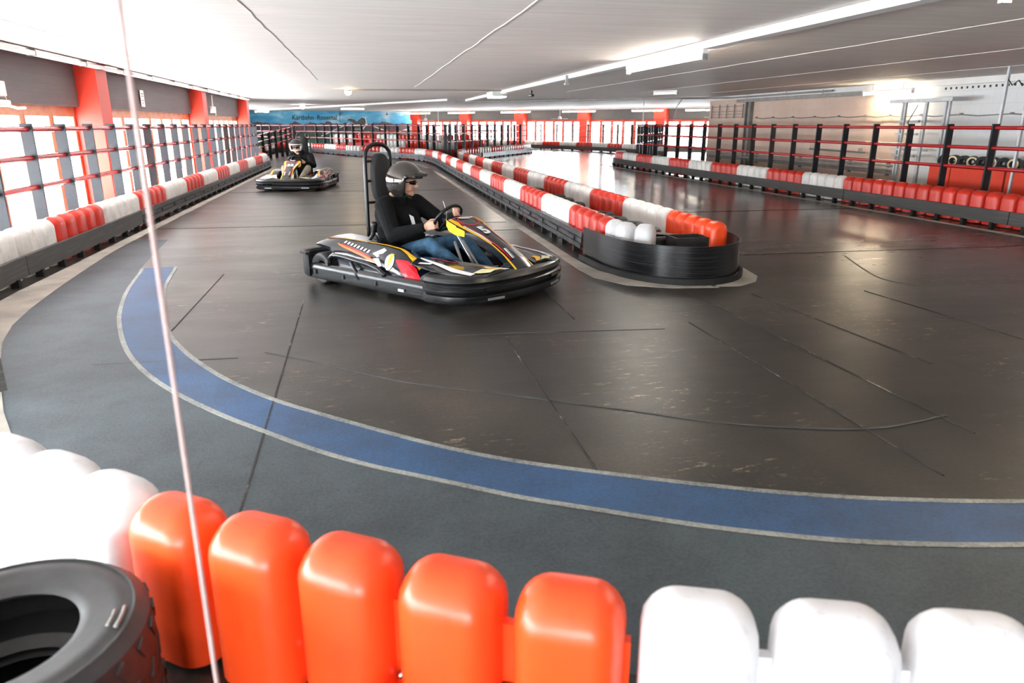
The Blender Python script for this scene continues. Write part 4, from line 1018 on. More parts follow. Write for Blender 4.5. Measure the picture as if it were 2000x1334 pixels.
def build_kart(loc, rotz, number, label, steer, nose_mat):
    K = empty('go_kart', loc, rotz); K.scale = (KS, KS, KS)
    tag(K, label, 'go-kart', 'rental go-karts')
    # chassis
    f = MB()
    for s in (-1, 1):
        f.tube([(-.86, s * .30, .085), (-.3, s * .33, .075), (.2, s * .30, .075), (.55, s * .22, .08), (.95, s * .16, .1)], .016, 8)
        f.tube([(-.2, s * .33, .08), (-.2, s * .62, .12), (.3, s * .62, .12), (.3, s * .31, .08)], .012, 8)
    f.tube([(.5, -.45, .12), (.5, .45, .12)], .014, 8); f.tube([(-.5, -.32, .08), (-.5, .32, .08)], .016, 8)
    f.obj('chassis_tubes', 'tube_black', K, True)
    MB().prism([(-.25, -.32), (.55, -.28), (.98, -.2), (.98, .2), (.55, .28), (-.25, .32)], .055, .066).obj('floor_tray', 'galv', K)
    MB().tube([(-.80, -.60, .145), (-.80, .60, .145)], .022, 12).obj('rear_axle', 'steel', K, True)
    for s in (-1, 1):
        a = steer
        for nm, x, y, r, me, ang in (('rear_wheel', -.80, s * .60, .145, KW_R, 0), ('front_wheel', .52, s * .56, .130, KW_F, a)):
            w = link(nm, me, K, (x, y, r)); w.rotation_euler = (PI / 2 * s, 0, ang if s > 0 else ang)
            rm = link('rim', RIM_K, w, (0, 0, 0)); rm.rotation_euler = (0, PI, 0) if False else (0, 0, 0)
            rm2 = None
            rm.scale = (1, 1, 1.15 if nm == 'rear_wheel' else .72); rm.rotation_euler = (0, PI if s < 0 else PI, 0)
    # plastic bumpers: sides, rear and front
    for s in (-1, 1):
        P = [(-1.0, s * .715), (-.9, s * .722), (-.5, s * .725), (0, s * .725), (.4, s * .722), (.66, s * .715)]
        S_ = -s
        prof = [(-.015 * S_ * -1, 0)]
        pr = [(.05, .055), (.012, .05), (.0, .075), (.004, .105), (.0, .135), (.008, .175), (.03, .195), (.075, .195), (.075, .175), (.035, .17), (.03, .075), (.05, .07)]
        b = MB().sweep([(x, y) for x, y in P], [(o * -s, z) for o, z in pr]).obj('side_bumper', 'kart_bumper', K, True, angle=40)
        MB().tube([(-.68, s * .69, .185), (-.67, s * .688, .255), (-.63, s * .685, .285), (-.5, s * .688, .288), (-.15, s * .695, .262), (.0, s * .70, .235), (.06, s * .70, .2), (.07, s * .70, .185)], .021, 8).obj('guard_loop', 'kart_bumper', b, True)
        MB().tube([(-.36, s * .70, .255), (-.24, s * .715, .12)], .017, 8).obj('guard_strut', 'kart_bumper', b, True)
        for x in (-.85, -.45, -.02): MB().box((x, s * .727, .115), (.028, .012, .04)).obj('bolt_slot', 'print_black', b)
        MB().box((.30, s * .727, .10), (.07, .010, .022)).obj('bolt_plate', 'galv', b)
    RP = Path([(-.92, -.722), (-1.0, -.715), (-1.055, -.68), (-1.075, -.60), (-1.08, -.3), (-1.08, .3), (-1.075, .60), (-1.055, .68), (-1.0, .715), (-.92, .722)])
    rb = MB().sweep([(p.x, p.y) for p in RP.sub(0, RP.L, .05)], [(.0, .06), (-.02, .09), (-.024, .13), (-.012, .15), (-.026, .19), (-.02, .26), (.0, .285), (.04, .29), (.04, .27), (.015, .26), (.015, .08)]).obj('rear_bumper', 'kart_bumper', K, True, angle=40)
    for y in (-.45, -.15, .15, .45): MB().box((-1.085, y, .17), (.05, .10, .06)).obj('roller', 'kart_bumper', rb)
    FP = Path([(.58, -.722), (.70, -.72), (.83, -.69), (.93, -.61), (.995, -.48), (1.04, -.3), (1.06, -.12), (1.065, 0), (1.06, .12), (1.04, .3), (.995, .48), (.93, .61), (.83, .69), (.70, .72), (.58, .722)])
    fpp = [(p.x, p.y) for p in FP.sub(0, FP.L, .05)]
    fb = MB().sweep(fpp, [(.0, .045), (-.022, .055), (-.03, .085), (-.026, .115), (-.004, .128), (-.006, .138), (-.032, .15), (-.034, .18), (-.012, .195), (-.012, .205), (-.024, .225), (-.012, .255), (.02, .27), (.06, .272), (.06, .255), (.012, .25), (.012, .06)]).obj('front_bumper', 'kart_bumper', K, True, angle=38)
    for s in (-1, 1):
        t = .62 if s < 0 else FP.L - .62; p = FP.at(t); d = FP.tan(t); M = Matrix.Rotation(math.atan2(d.y, d.x), 3, 'Z'); nl = Vector((d.y, -d.x, 0))
        MB().box(Vector((p.x, p.y, .168)) + nl * .036, (.22, .012, .03), M).obj('light_slot', 'kart_black', fb)
        MB().box(Vector((p.x, p.y, .085)) + nl * .031, (.16, .008, .018), M).obj('scuff_mark', 'galv', fb)
        MB().lathe([(0, .006), (.026, .006), (.034, 0)], 14, Matrix.Translation(Vector((FP.at(.3 if s < 0 else FP.L - .3).x, FP.at(.3).y * -s * -1 if s < 0 else FP.at(FP.L - .3).y, .09))) @ Matrix.Rotation(PI / 2 * -s * -1, 4, 'X') @ Matrix.Translation((0, 0, .028))).obj('bumper_plug', 'kart_black', fb)
    # side pods with stickers
    for s in (-1, 1):
        pod = loft([pod_section(i, s) for i in range(len(POD))]).obj('side_pod', 'kart_navy', K, True, angle=32)
        decal([(-.92, 2.9, 3.5), (-.62, 3.2, 3.6), (-.2, 3.25, 3.6), (.1, 3.25, 3.7), (.17, 3.1, 3.85), (.30, 2.7, 3.6), (.36, 2.5, 3.2)], s).obj('stripe', 'decal_yellow', pod)
        decal([(-.95, 3.0, 3.9), (-.84, 3.45, 3.95), (-.7, 3.55, 3.7)], s, .007).obj('stripe', 'decal_red', pod)
        decal([(-.86, 3.62, 3.95), (-.6, 3.66, 3.9), (-.35, 3.68, 3.75)], s, .0065).obj('stripe', 'decal_white', pod)
        decal([(.14, 1.9, 2.0), (.24, 1.0, 2.5), (.34, .3, 2.4), (.42, .2, 1.6)], s).obj('tail_patch', 'decal_red', pod)
        decal([(-.64, 2.12, 2.3), (-.3, 1.62, 1.82), (-.10, 1.28, 1.48)], s).obj('stripe', 'decal_orange', pod)
        decal([(-.60, 2.30, 2.40), (-.3, 1.86, 1.96), (-.16, 1.62, 1.70)], s).obj('stripe', 'decal_red', pod)
        for k in range(8):
            x = -.58 + k * .05; t = 2.52 - k * .075
            decal_poly([(x, t), (x + .014, t + .30), (x + .036, t + .27), (x + .026, t - .03)], s, .006).obj('sticker_mark', 'decal_white' if k % 3 else 'decal_cream', pod)
        decal_poly([(-.15, 2.0), (-.05, 2.75), (-.01, 2.6), (-.08, 1.75)], s, .0055).obj('sticker_mark', 'decal_white', pod)
        decal_poly([(-.13, 1.6), (-.06, 1.7), (.0, 1.15), (-.04, 1.0)], s, .0055).obj('sticker_mark', 'decal_white', pod)
        circ = [(.075 + .050 * math.cos(a), 1.65 + .72 * math.sin(a)) for a in np.linspace(0, 2 * PI, 22)[:-1]]
        decal_poly(circ, s, .007).obj('round_sticker', 'decal_white', pod)
        decal_poly([(.062, 2.4), (.10, 2.4), (.09, 1.7), (.055, 1.55)], s, .010).obj('lightning_mark', 'decal_yellow', pod)
        decal_poly([(.062, 1.75), (.105, 1.75), (.06, .85)], s, .010).obj('lightning_mark', 'decal_yellow', pod)
        # fender over the front wheel
        st = []
        for x, yi, yo, z in ((.28, .40, .60, .318), (.40, .37, .645, .318), (.58, .32, .66, .305), (.76, .27, .645, .29), (.90, .22, .58, .278), (1.0, .17, .48, .27)):
            st.append([(x, s * yi, z + .014), (x, s * (yi + yo) / 2, z + .02), (x, s * yo, z - .008), (x, s * yo, z - .02), (x, s * (yi + yo) / 2, z + .004), (x, s * yi, z)])
        fe = loft(st).obj('front_fender', 'kart_navy', K, True, angle=35)
        def fpt(u, w, off=.006):
            i = min(int(u), len(st) - 2); g = u - i; a, b, c_ = [Vector(st[i][k]).lerp(Vector(st[i + 1][k]), g) for k in range(3)]
            p = a.lerp(b, w * 2) if w < .5 else b.lerp(c_, w * 2 - 1); return p + Vector((0, 0, off))
        def fstrip(pts, mat, nm='stripe', off=.006):
            mb = MB(); vs = []
            for u, w0, w1 in pts: vs += [fpt(u, w0, off), fpt(u, (w0 + w1) / 2, off), fpt(u, w1, off)]
            mb.add(vs, [(i * 3 + k, i * 3 + k + 1, i * 3 + k + 4, i * 3 + k + 3) for i in range(len(pts) - 1) for k in (0, 1)]).obj(nm, mat, fe)
        fstrip([(.3, .50, .56), (1, .55, .64), (2, .62, .75), (3, .72, .9), (4.2, .85, 1.0)], 'decal_white')
        fstrip([(1.0, .82, .92), (1.6, .68, .80)], 'decal_white', off=.007)
        fstrip([(.8, .25, .3), (1.5, .28, .34), (2.3, .3, .34)], 'decal_red')
        fstrip([(4.0, .5, .82), (4.4, .45, .8), (4.85, .3, .7)], 'decal_cream', 'headlight_sticker')
        fstrip([(3.7, .18, .3), (4.2, .2, .4), (4.9, .1, .28)], 'decal_yellow')
    # nose panel
    st = []
    for x, z, w, th in NOSE:
        st.append([Vector((x, -w, z - .018)), nose_pt(x, -.5), nose_pt(x, 0), nose_pt(x, .5), Vector((x, w, z - .018)), Vector((x - .01, w * .96, z - .018 - th)), Vector((x - .012, 0, z - .03)), Vector((x - .01, -w * .96, z - .018 - th))])
    ns = loft(st).obj('nose_panel', nose_mat, K, True, angle=38)
    for s in (-1, 1):
        nose_strip([(.31, s * .80, s * 1.0), (.40, s * .72, s * 1.0), (.47, s * .86, s * 1.0), (.75, s * .9, s * 1.0), (.9, s * .86, s * 1.0), (1.02, s * .84, s * 1.0)], .004).obj('edge_stripe', 'decal_yellow', ns)
        nose_strip([(.31, s * .66, s * .70), (.5, s * .62, s * .67), (.72, s * .66, s * .76), (.82, s * .6, s * .74), (.94, s * .6, s * .66)], .004).obj('edge_stripe', 'decal_red', ns)
        nose_strip([(.46, s * .74, s * .84), (.64, s * .72, s * .86), (.74, s * .8, s * .86)], .004).obj('edge_stripe', 'decal_white', ns)
        # painted flank below the edge
        MB().add([Vector((x - .012, s * (w * .965 + .006), z - .02)) for x, z, w, th in NOSE[0:4]] + [Vector((x - .02, s * (w * .95 + .006), z - .02 - th * (1.6, 2.3, 2.0, 1.1)[i])) for i, (x, z, w, th) in enumerate(NOSE[0:4])],
                 [(0, 1, 5, 4), (1, 2, 6, 5), (2, 3, 7, 6)]).obj('flank_panel', 'decal_yellow', ns)
    cx = .40
    ring = [nose_pt(cx + .085 * math.cos(a), .62 * math.sin(a), .005) for a in np.linspace(0, 2 * PI, 25)[:-1]]; ring2 = [nose_pt(cx + .077 * math.cos(a), .57 * math.sin(a), .006) for a in np.linspace(0, 2 * PI, 25)[:-1]]
    MB().add(ring + ring2, [(i, (i + 1) % 24, 24 + (i + 1) % 24, 24 + i) for i in range(24)]).obj('emblem_ring', 'decal_red', ns)
    nose_strip([(.332, -.42, -.2), (.355, -.36, .30), (.375, .1, .36)], .006).obj('emblem_mark', 'decal_white', ns)
    sl = math.atan2(.572 - .520, .14)
    tm = text_mesh(number, .17 if len(number) == 1 else .15, .0015, 'decal_white', 'race_number', .006)
    o = link('race_number', tm, ns, nose_pt(.585, 0, .008)); o.rotation_mode = 'XYZ'; o.rotation_euler = (Matrix.Rotation(sl, 3, 'Y') @ Matrix.Rotation(PI / 2, 3, 'Z')).to_euler()
    for s in (-1, 1): MB().box((.90, s * .05, .385), (.12, .025, .006), Matrix.Rotation(.62, 3, 'Y')).obj('vent_mark', 'galv', ns)
    # seat shell
    mb = MB(); st = []
    for x, z0, w, h in ((-.10, .13, .17, .10), (-.2, .10, .185, .16), (-.33, .09, .195, .22), (-.46, .10, .20, .27), (-.56, .17, .205, .33), (-.63, .28, .20, .26), (-.68, .40, .185, .13), (-.71, .48, .16, .045)):
        st.append([(x + (.05 if k in (0, 8) else 0), w * math.sin(a), z0 + h * (1 - math.cos(a)) / (1 - math.cos(1.45)) * .75) for k, a in enumerate(np.linspace(-1.45, 1.45, 9))])
    so = loft(st, closed=False).obj('seat', 'seat_black', K, True, angle=60)
    sm = so.modifiers.new('t', 'SOLIDIFY'); sm.thickness = .016; sm.offset = -1
    # roll hoop with headrest
    hp = MB().tube([(-.74, -.155, .10), (-.75, -.155, .5), (-.745, -.155, 1.10), (-.742, -.145, 1.165), (-.742, -.11, 1.205), (-.742, -.06, 1.228), (-.742, 0, 1.235),
                    (-.742, .06, 1.228), (-.742, .11, 1.205), (-.742, .145, 1.165), (-.745, .155, 1.10), (-.75, .155, .5), (-.74, .155, .10)], .019, 10).obj('roll_hoop', 'tube_black', K, True)
    for z in (1.08, .90, .70): MB().tube([(-.745, -.155, z), (-.735, -.05, z)], .013, 8).obj('hoop_bracket', 'tube_black', hp, True); MB().tube([(-.735, .05, z), (-.745, .155, z)], .013, 8).obj('hoop_bracket', 'tube_black', hp, True)
    pad = []
    for a in np.linspace(0, 2 * PI, 37)[:-1]:
        c_, s_ = math.cos(a), math.sin(a); e = 2.6
        pad.append((abs(c_) ** (2 / e) * math.copysign(.108, c_), abs(s_) ** (2 / e) * math.copysign(.225, s_)))
    Mx = Matrix(((0, 0, 1, -.735), (1, 0, 0, 0), (0, 1, 0, .925), (0, 0, 0, 1)))
    q = MB(); n_ = len(pad)
    rings = [(1.0, 0), (1.0, .035), (.96, .05), (.86, .058)]
    vs = [Mx @ Vector((x * k, y * k, d)) for k, d in rings for x, y in pad]; fs = [(i * n_ + j, i * n_ + (j + 1) % n_, (i + 1) * n_ + (j + 1) % n_, (i + 1) * n_ + j) for i in range(3) for j in range(n_)]
    fs += [tuple(range(n_)), tuple(3 * n_ + j for j in range(n_))]
    q.add(vs, fs).obj('headrest', 'pad_black', K, True, angle=50)
    # engine at the right rear, battery box on the left
    en = link('engine', bevbox((.34, .26, .24), .03, 2, 'engine', 'engine_grey'), K, (-.72, -.36, .24))
    for k in range(5): MB().box((-.12 + k * .06, -.135, .02), (.02, .03, .16)).obj('fin', 'galv', en)
    st = []
    for x, w, h in ((-.26, .07, .01), (-.23, .12, .045), (-.1, .15, .07), (.08, .15, .065), (.2, .12, .04), (.24, .07, .01)):
        st.append([(x, w * math.cos(a), .115 + h * math.sin(a)) for a in np.linspace(0, PI, 9)] )
    loft(st).obj('engine_cover', 'decal_white', en, True, angle=50)
    MB().tube([(.16, .0, .1), (.22, .05, .2), (.18, .1, .27)], .018, 8).obj('air_hose', 'tube_black', en, True)
    MB().lathe([(0, .05), (.035, .05), (.04, .02), (.04, -.05), (0, -.05)], 16, Matrix.Translation((.12, .16, .25))).obj('filler_cap', 'tube_black', en, True)
    bb = link('fuel_tank', bevbox((.30, .22, .24), .04, 2, 'fuel_tank', 'kart_black'), K, (-.62, .36, .22)); MB().lathe([(0, .03), (.03, .03), (.03, 0)], 14, Matrix.Translation((0, 0, .12))).obj('cap', 'decal_red', bb, True)
    # steering
    WCn = Vector((.155, 0, .612)); ax = Vector((-.78, 0, .62)).normalized()
    Mw = ax.to_track_quat('Z', 'Y').to_matrix().to_4x4()
    sw = empty('steering_wheel', WCn, 0, K); sw.rotation_euler = (Mw @ Matrix.Rotation(.25 if steer else 0, 4, 'Z')).to_euler()
    MB().tube([(.148 * math.cos(a), .148 * math.sin(a), 0) for a in np.linspace(0, 2 * PI, 33)[:-1]], .0145, 10, True).obj('rim', 'tube_black', sw, True)
    for a in (.2, 2.94, 4.71): MB().box((.075 * math.cos(a), .075 * math.sin(a), -.008), (.14, .035, .008), Matrix.Rotation(a, 3, 'Z')).obj('spoke', 'tube_black', sw)
    MB().lathe([(0, .022), (.045, .02), (.055, 0), (.05, -.03), (0, -.03)], 20).obj('hub', 'pad_black', sw, True)
    MB().tube([WCn - ax * .03, (.29, 0, .44), (.52, 0, .14)], .011, 8).obj('steering_column', 'steel', K, True)
    for s in (-1, 1): MB().tube([(.28, s * .05, .42), (.50, s * .12, .08)], .014, 8).obj('column_stay', 'galv', K, True)
    MB().tube([(.22, -.09, .60), (.20, -.06, .68), (.13, -.03, .76)], .0025, 5).obj('antenna', 'galv', K)
    for s in (-1, 1):
        MB().tube([(.78, s * .13, .08), (.80, s * .13, .22)], .008, 6).obj('pedal', 'galv', K); MB().box((.81, s * .13, .23), (.02, .07, .09)).obj('pedal_plate', 'galv', K)
        MB().tube([(.50, s * .05, .14), (.50, s * .46, .15)], .009, 6).obj('tie_rod', 'steel', K)
    return K
K1 = build_kart((.703, 7.655, 0), math.radians(-50), '5', 'black go-kart number 5 turning in the foreground, yellow-striped nose', .30, 'kart_navy')
K2 = build_kart((-1.78, 20.55, 0), math.radians(-99.5), '32', 'dark go-kart number 32 approaching in the left lane by the windows', .0, 'kart_black')

# ------------------------------------------------------------------ drivers
def voxel_body(prims, voxel, smooth_it, name, mats):
    """prims: (material index, [(point, rx, ry or None)...]) tapered capsules fused to one skin"""
    mb = MB()
    segs = []
    for mi, ch in prims:
        for (a, ra), (b, rb) in zip(ch, ch[1:]):
            a, b = Vector(a), Vector(b); segs.append((mi, a, ra, b, rb))
            d = b - a; L = d.length; t = d.normalized() if L > 1e-6 else Vector((0, 0, 1))
            x = Vector((0, 0, 1)).cross(t)
            if x.length < .1: x = Vector((1, 0, 0)).cross(t)
            x.normalize(); y = t.cross(x); n = 14; rings = []
            for k in range(5): ph = -PI / 2 + (PI / 2) * k / 4; rings.append((a + t * ra * math.sin(ph), max(1e-4, ra * math.cos(ph))))
            for k in range(5): ph = (PI / 2) * k / 4; rings.append((b + t * rb * math.sin(ph), max(1e-4, rb * math.cos(ph))))
            vs = [c + (x * math.cos(2 * PI * j / n) + y * math.sin(2 * PI * j / n)) * r for c, r in rings for j in range(n)]
            fs = [(i * n + j, i * n + (j + 1) % n, (i + 1) * n + (j + 1) % n, (i + 1) * n + j) for i in range(9) for j in range(n)] + [tuple(range(n - 1, -1, -1)), tuple(9 * n + j for j in range(n))]
            mb.add(vs, fs)
    me = mb.mesh(name + '_raw', 'skin'); o = link(name + '_raw', me)
    rm = o.modifiers.new('r', 'REMESH'); rm.mode = 'VOXEL'; rm.voxel_size = voxel
    if smooth_it: s_ = o.modifiers.new('s', 'SMOOTH'); s_.factor = .5; s_.iterations = smooth_it
    bpy.context.view_layer.update()
    out = bpy.data.meshes.new_from_object(o.evaluated_get(bpy.context.evaluated_depsgraph_get())); out.name = name
    bpy.data.objects.remove(o)
    out.materials.clear()
    for k in mats: out.materials.append(MAT[k])
    nf = len(out.polygons); C = np.empty(nf * 3, np.float32); out.polygons.foreach_get('center', C); C = C.reshape(-1, 3)
    best = np.full(nf, 1e9, np.float32); idx = np.zeros(nf, np.int32)
    for mi, a, ra, b, rb in segs:
        a_, b_ = np.array(a), np.array(b); d = b_ - a_; dd = float(d @ d) + 1e-12
        t = np.clip(((C - a_) @ d) / dd, 0, 1); r = ra + (rb - ra) * t
        dist = np.linalg.norm(C - (a_ + t[:, None] * d), axis=1) - r
        m = dist < best; best[m] = dist[m]; idx[m] = mi
    out.polygons.foreach_set('material_index', idx); out.polygons.foreach_set('use_smooth', [True] * nf); out.update()
    return out
def driver(loc, rotz, label, head_yaw, lean, trouser, helmet, voxel, hands, look, knee=(.13, .215, .395)):
    D = empty('person', loc, rotz); D.scale = (KS, KS, KS); tag(D, label, 'person', 'kart drivers')
    J, T, S, H, LP, BK = 0, 1, 2, 3, 4, 5
    prims = []
    ly = lean
    # torso
    prims += [(T, [((-.42, -.10, .20), .125), ((-.42, .10, .20), .125)]), (J, [((-.45, -.07, .33), .165), ((-.45, .07, .33), .165)]),
              (J, [((-.47, -.085, .46), .16), ((-.47, .085, .46), .16)]), (J, [((-.49, -.105, .60), .145), ((-.49, .105, .60), .145)]),
              (J, [((-.48, -.155, .69), .096), ((-.48, .155, .69), .096)]), (J, [((-.47, 0, .70), .10), ((-.435, 0, .785), .078)]),
              (J, [((-.35, 0, .36), .15), ((-.38, 0, .55), .13)])]
    # neck and head (head frame: f forward, u up, s left)
    hc = Vector((-.375, lean, .895)); f = Vector((math.cos(head_yaw), math.sin(head_yaw), -.06)).normalized(); s_ = Vector((-math.sin(head_yaw), math.cos(head_yaw), 0)); u = f.cross(s_).normalized() * 1
    hp = lambda a, b, c: hc + f * a + s_ * b + u * c
    prims += [(S, [((-.44, 0, .74), .058), (hp(-.03, 0, -.07), .056)]),
              (S, [(hp(-.02, 0, .03), .092), (hp(.015, 0, .0), .080)]), (S, [(hp(.03, -.028, -.045), .046), (hp(.03, .028, -.045), .046)]),
              (S, [(hp(.062, 0, -.098), .022), (hp(.05, 0, -.085), .034)]), (S, [(hp(-.02, -.045, -.06), .04), (hp(.045, -.015, -.09), .026)]), (S, [(hp(-.02, .045, -.06), .04), (hp(.045, .015, -.09), .026)]),
              (S, [(hp(.085, 0, .018), .010), (hp(.112, 0, -.026), .0125)]), (S, [(hp(.098, -.012, -.030), .009), (hp(.098, .012, -.030), .009)]),
              (LP, [(hp(.0775, -.018, -.057), .0070), (hp(.0775, .018, -.057), .0070)]), (LP, [(hp(.0755, -.016, -.067), .0072), (hp(.0755, .016, -.067), .0072)]),
              (S, [(hp(.072, -.03, .028), .016), (hp(.072, .03, .028), .016)]), (S, [(hp(.058, -.04, -.015), .022), (hp(.05, -.035, -.03), .026)]), (S, [(hp(.058, .04, -.015), .022), (hp(.05, .035, -.03), .026)])]
    # arms
    for sg in (-1, 1):
        hand = Vector(hands[0 if sg < 0 else 1]); sh = Vector((-.455, sg * .205, .69)); el = Vector((-.22, sg * .315, .455)) if sg < 0 else Vector((-.20, sg * .33, .50))
        wr = hand + (el - hand).normalized() * .075
        prims += [(J, [(sh, .086), (sh.lerp(el, .5), .078), (el, .068)]), (J, [(el, .068), (el.lerp(wr, .45), .062), (wr + (el - wr).normalized() * .03, .043)]), (S, [(wr + (el - wr).normalized() * .03, .029), (wr, .030)])]
        d = (hand - wr).normalized(); side = Vector((0, 0, 1)).cross(d).normalized(); up_ = d.cross(side)
        inn = side * (-1 if sg < 0 else 1) * -1            # towards the wheel centre
        # palm: four metacarpals
        for k in range(4):
            o_ = up_ * (.028 - k * .0185); base = wr + d * .02 + o_ * .7; kn = wr + d * .082 + o_ - inn * .004
            prims.append((S, [(base, .017), (kn, .0125)]))
            Lf = (.036, .040, .037, .030)[k]
            p1 = kn + (d * .62 + inn * .75).normalized() * Lf; p2 = p1 + (d * -.25 + inn * .95).normalized() * Lf * .75; p3 = p2 + (-d * .95 + inn * .2).normalized() * Lf * .6
            prims.append((S, [(kn, .0112), (p1, .0100), (p2, .0092), (p3, .0080)]))
        tb = wr + d * .025 + up_ * .026 + inn * .012; t1 = tb + (d * .7 + up_ * .45 + inn * .55).normalized() * .042; t2 = t1 + (d * .8 + inn * .55 - up_ * .1).normalized() * .034
        prims.append((S, [(tb, .0155), (t1, .0120), (t2, .0095)]))
        # legs
        hip = Vector((-.38, sg * .11, .20)); kn = Vector((knee[0], sg * knee[1], knee[2])); an = Vector((.58, sg * .13, .135)); toe = Vector((.74, sg * .135, .235))
        prims += [(T, [(hip, .105), (hip.lerp(kn, .5) + Vector((0, 0, .01)), .088), (kn, .068)]), (T, [(kn, .068), (kn.lerp(an, .35), .066), (an, .050)]),
                  (H, [(an + Vector((-.035, 0, -.04)), .036), (an + Vector((.05, 0, .0)), .042), (toe, .034)]), (H, [(an + Vector((0, 0, .02)), .044), (an + Vector((.02, 0, 0)), .044)])]
    me = voxel_body(prims, voxel, 2, 'body', ['jacket', trouser, 'skin', 'shoe', 'lips'])
    link('body', me, D)
    # collar, cuff and a pale flash on the chest
    MB().tube([Vector((-.43, 0, .785)) + Vector((.075 * math.cos(a), .068 * math.sin(a), .012 * math.cos(a))) for a in np.linspace(0, 2 * PI, 21)[:-1]], .016, 8, True).obj('collar', 'jacket', D, True)
    if look == 'peak':
        MB().add([(-.232, -.105, .625), (-.222, -.06, .60), (-.205, -.045, .50), (-.218, -.085, .53)], [(0, 1, 2, 3)]).obj('chest_print', 'decal_white', D)
    # helmet in the head frame
    Hm = empty('helmet', hc, 0, D); Hm.rotation_euler = Matrix((f, s_, u)).transposed().to_euler()
    a, b, c = .160, .138, .156; V = []; F_ = []; NU, NV = 40, 28; ctr = Vector((-.012, 0, .022)); keep = {}
    for i in range(NV + 1):
        ph = -1.08 + (PI / 2 + 1.08) * i / NV
        for j in range(NU):
            th = 2 * PI * j / NU; V.append(ctr + Vector((a * math.cos(ph) * math.cos(th), b * math.cos(ph) * math.sin(th), c * math.sin(ph) * (1 if ph > 0 else 1.06))))
    def hole(p):
        if look == 'peak': return p.x > .030 and p.z < .052
        return p.x > .040 and -.12 < p.z < .050
    for i in range(NV):
        for j in range(NU):
            q = (i * NU + j, i * NU + (j + 1) % NU, (i + 1) * NU + (j + 1) % NU, (i + 1) * NU + j)
            if not hole(sum((V[k] for k in q), Vector()) / 4): F_.append(q)
    sh = MB().add(V, F_).obj('shell', helmet[0], Hm, True, angle=70)
    md = sh.modifiers.new('t', 'SOLIDIFY'); md.thickness = .016; md.offset = 1
    if look == 'peak':
        # trim along the opening, mirror strip standing for a reflection, peak and chin strap
        for sg in (-1, 1):
            MB().tube([(.034, sg * .128, .055), (.028, sg * .134, .0), (.024, sg * .126, -.06), (.018, sg * .105, -.105)], .010, 8).obj('edge_trim', 'helmet_black', Hm, True)
            MB().lathe([(0, .012), (.018, .010), (.022, 0)], 16, Matrix.Translation((.045, sg * .136, .062)) @ Matrix.Rotation(-sg * PI / 2, 4, 'X')).obj('peak_screw', 'helmet_black', Hm, True)
            MB().tube([(.02, sg * .108, -.08), (.045, sg * .06, -.125), (.055, 0, -.137)], .009, 6).obj('chin_strap', 'pad_black', Hm, True)
            P = []
            for tt in np.linspace(0, 1, 7):
                for ww in (0, 1):
                    th = math.pi - (1 - tt) * .25 - tt * 1.35; ph = (-.36 + .12 * tt) + ww * (.22 - .14 * tt)
                    P.append(ctr + Vector((a * math.cos(ph) * math.cos(th), sg * b * math.cos(ph) * math.sin(th), c * math.sin(ph))) * 1.118)
            MB().add(P, [(k * 2, k * 2 + 1, k * 2 + 3, k * 2 + 2) for k in range(6)]).obj('reflection_strip', 'steel_mirror', Hm, True)
        st = []
        for k in range(8):
            g = k / 7; w = .118 * (1 - .28 * g ** 2); x0 = .075 + .135 * g; z0 = .092 - .03 * g
            st.append([(x0 - (.035 * abs(v) ** 2), v * w, z0 + .034 * (1 - v * v)) for v in np.linspace(-1, 1, 9)])
        pk = loft(st, closed=False).obj('peak', helmet[1], Hm, True, angle=70); md = pk.modifiers.new('t', 'SOLIDIFY'); md.thickness = .007
    else:
        P = []
        for tt in np.linspace(-1, 1, 15):
            for ww in np.linspace(0, 1, 6):
                th = tt * 1.12; ph = -.62 + ww * .98; P.append(ctr + Vector((a * 1.10 * math.cos(ph) * math.cos(th), b * 1.12 * math.cos(ph) * math.sin(th), c * 1.05 * math.sin(ph))))
        Pf = [p for p in P]
        bar = [(i * 6 + k, i * 6 + k + 1, (i + 1) * 6 + k + 1, (i + 1) * 6 + k) for i in range(14) for k in range(5) if k == 0 or i < 2 or i > 11]
        br = MB().add(Pf, bar).obj('chin_guard', 'helmet_white', Hm, True); md = br.modifiers.new('t', 'SOLIDIFY'); md.thickness = .01
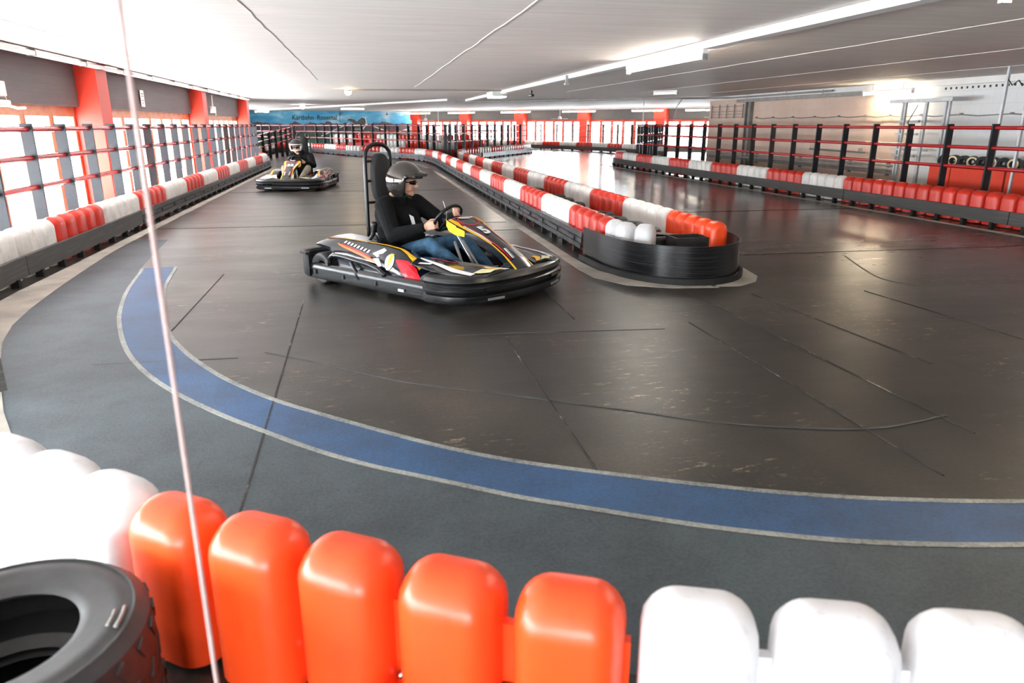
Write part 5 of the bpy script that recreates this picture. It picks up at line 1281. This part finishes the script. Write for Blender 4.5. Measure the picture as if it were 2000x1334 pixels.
        MB().tube([ctr + Vector((a * 1.12 * math.cos(.34) * math.cos(th), b * 1.14 * math.cos(.34) * math.sin(th), c * math.sin(.36))) for th in np.linspace(-1.2, 1.2, 13)], .010, 6).obj('visor_edge', 'helmet_white', Hm, True)
    # glasses
    g = empty('sunglasses', hc, 0, D); g.rotation_euler = Hm.rotation_euler
    for sg in (-1, 1):
        P = []
        for tt in np.linspace(0, 1, 8):
            th = sg * (.10 + tt * .85); hh = .021 * (1 - .45 * tt ** 2)
            for w in (-1, 0, 1): P.append((-.005 + .112 * math.cos(th) * (1 - .02 * w * w), .092 * math.sin(th), .008 + w * hh))
        o_ = MB().add(P, [(i * 3 + j, i * 3 + j + 1, i * 3 + j + 4, i * 3 + j + 3) for i in range(7) for j in (0, 1)]).obj('lens', 'glasses', g, True)
        md = o_.modifiers.new('t', 'SOLIDIFY'); md.thickness = .004
        MB().tube([(.062, sg * .078, .012), (.03, sg * .092, .012), (-.03, sg * .098, .008)], .0045, 6).obj('temple', 'glasses', g, True)
    MB().tube([(.106, -.010, .012), (.109, 0, .014), (.106, .010, .012)], .0045, 6).obj('bridge', 'glasses', g, True)
    if look == 'peak':
        MB().lathe([(.0, -.035), (.03, -.03), (.042, 0), (.03, .03), (0, .035)], 14, Matrix.Translation(hp(-.10, -.03, -.105)) @ Matrix.Diagonal((.8, 1.2, .9, 1))).obj('hair', 'hair', D, True)
    return D
driver((.703, 7.655, 0), math.radians(-50), 'driver in black jacket, blue jeans and dark peaked helmet steering kart 5', math.radians(31), .0, 'jeans', ('helmet_grey', 'helmet_black'), .0052,
       ((.115, -.148, .56), (.155, .150, .645)), 'peak')
driver((-1.78, 20.55, 0), math.radians(-99.5), 'driver in black jacket and beige trousers steering the far kart 32', math.radians(8), -.09, 'trousers', ('helmet_matt', 'helmet_white'), .009,
       ((.115, -.150, .60), (.115, .150, .60)), 'visor', (.10, .27, .46))

# ------------------------------------------------------------------ bring survey units to metres
for o in list(SC.objects):
    if o.parent is None:
        o.location = o.location * S_WORLD
        o.scale = o.scale * S_WORLD
bpy.context.view_layer.update()
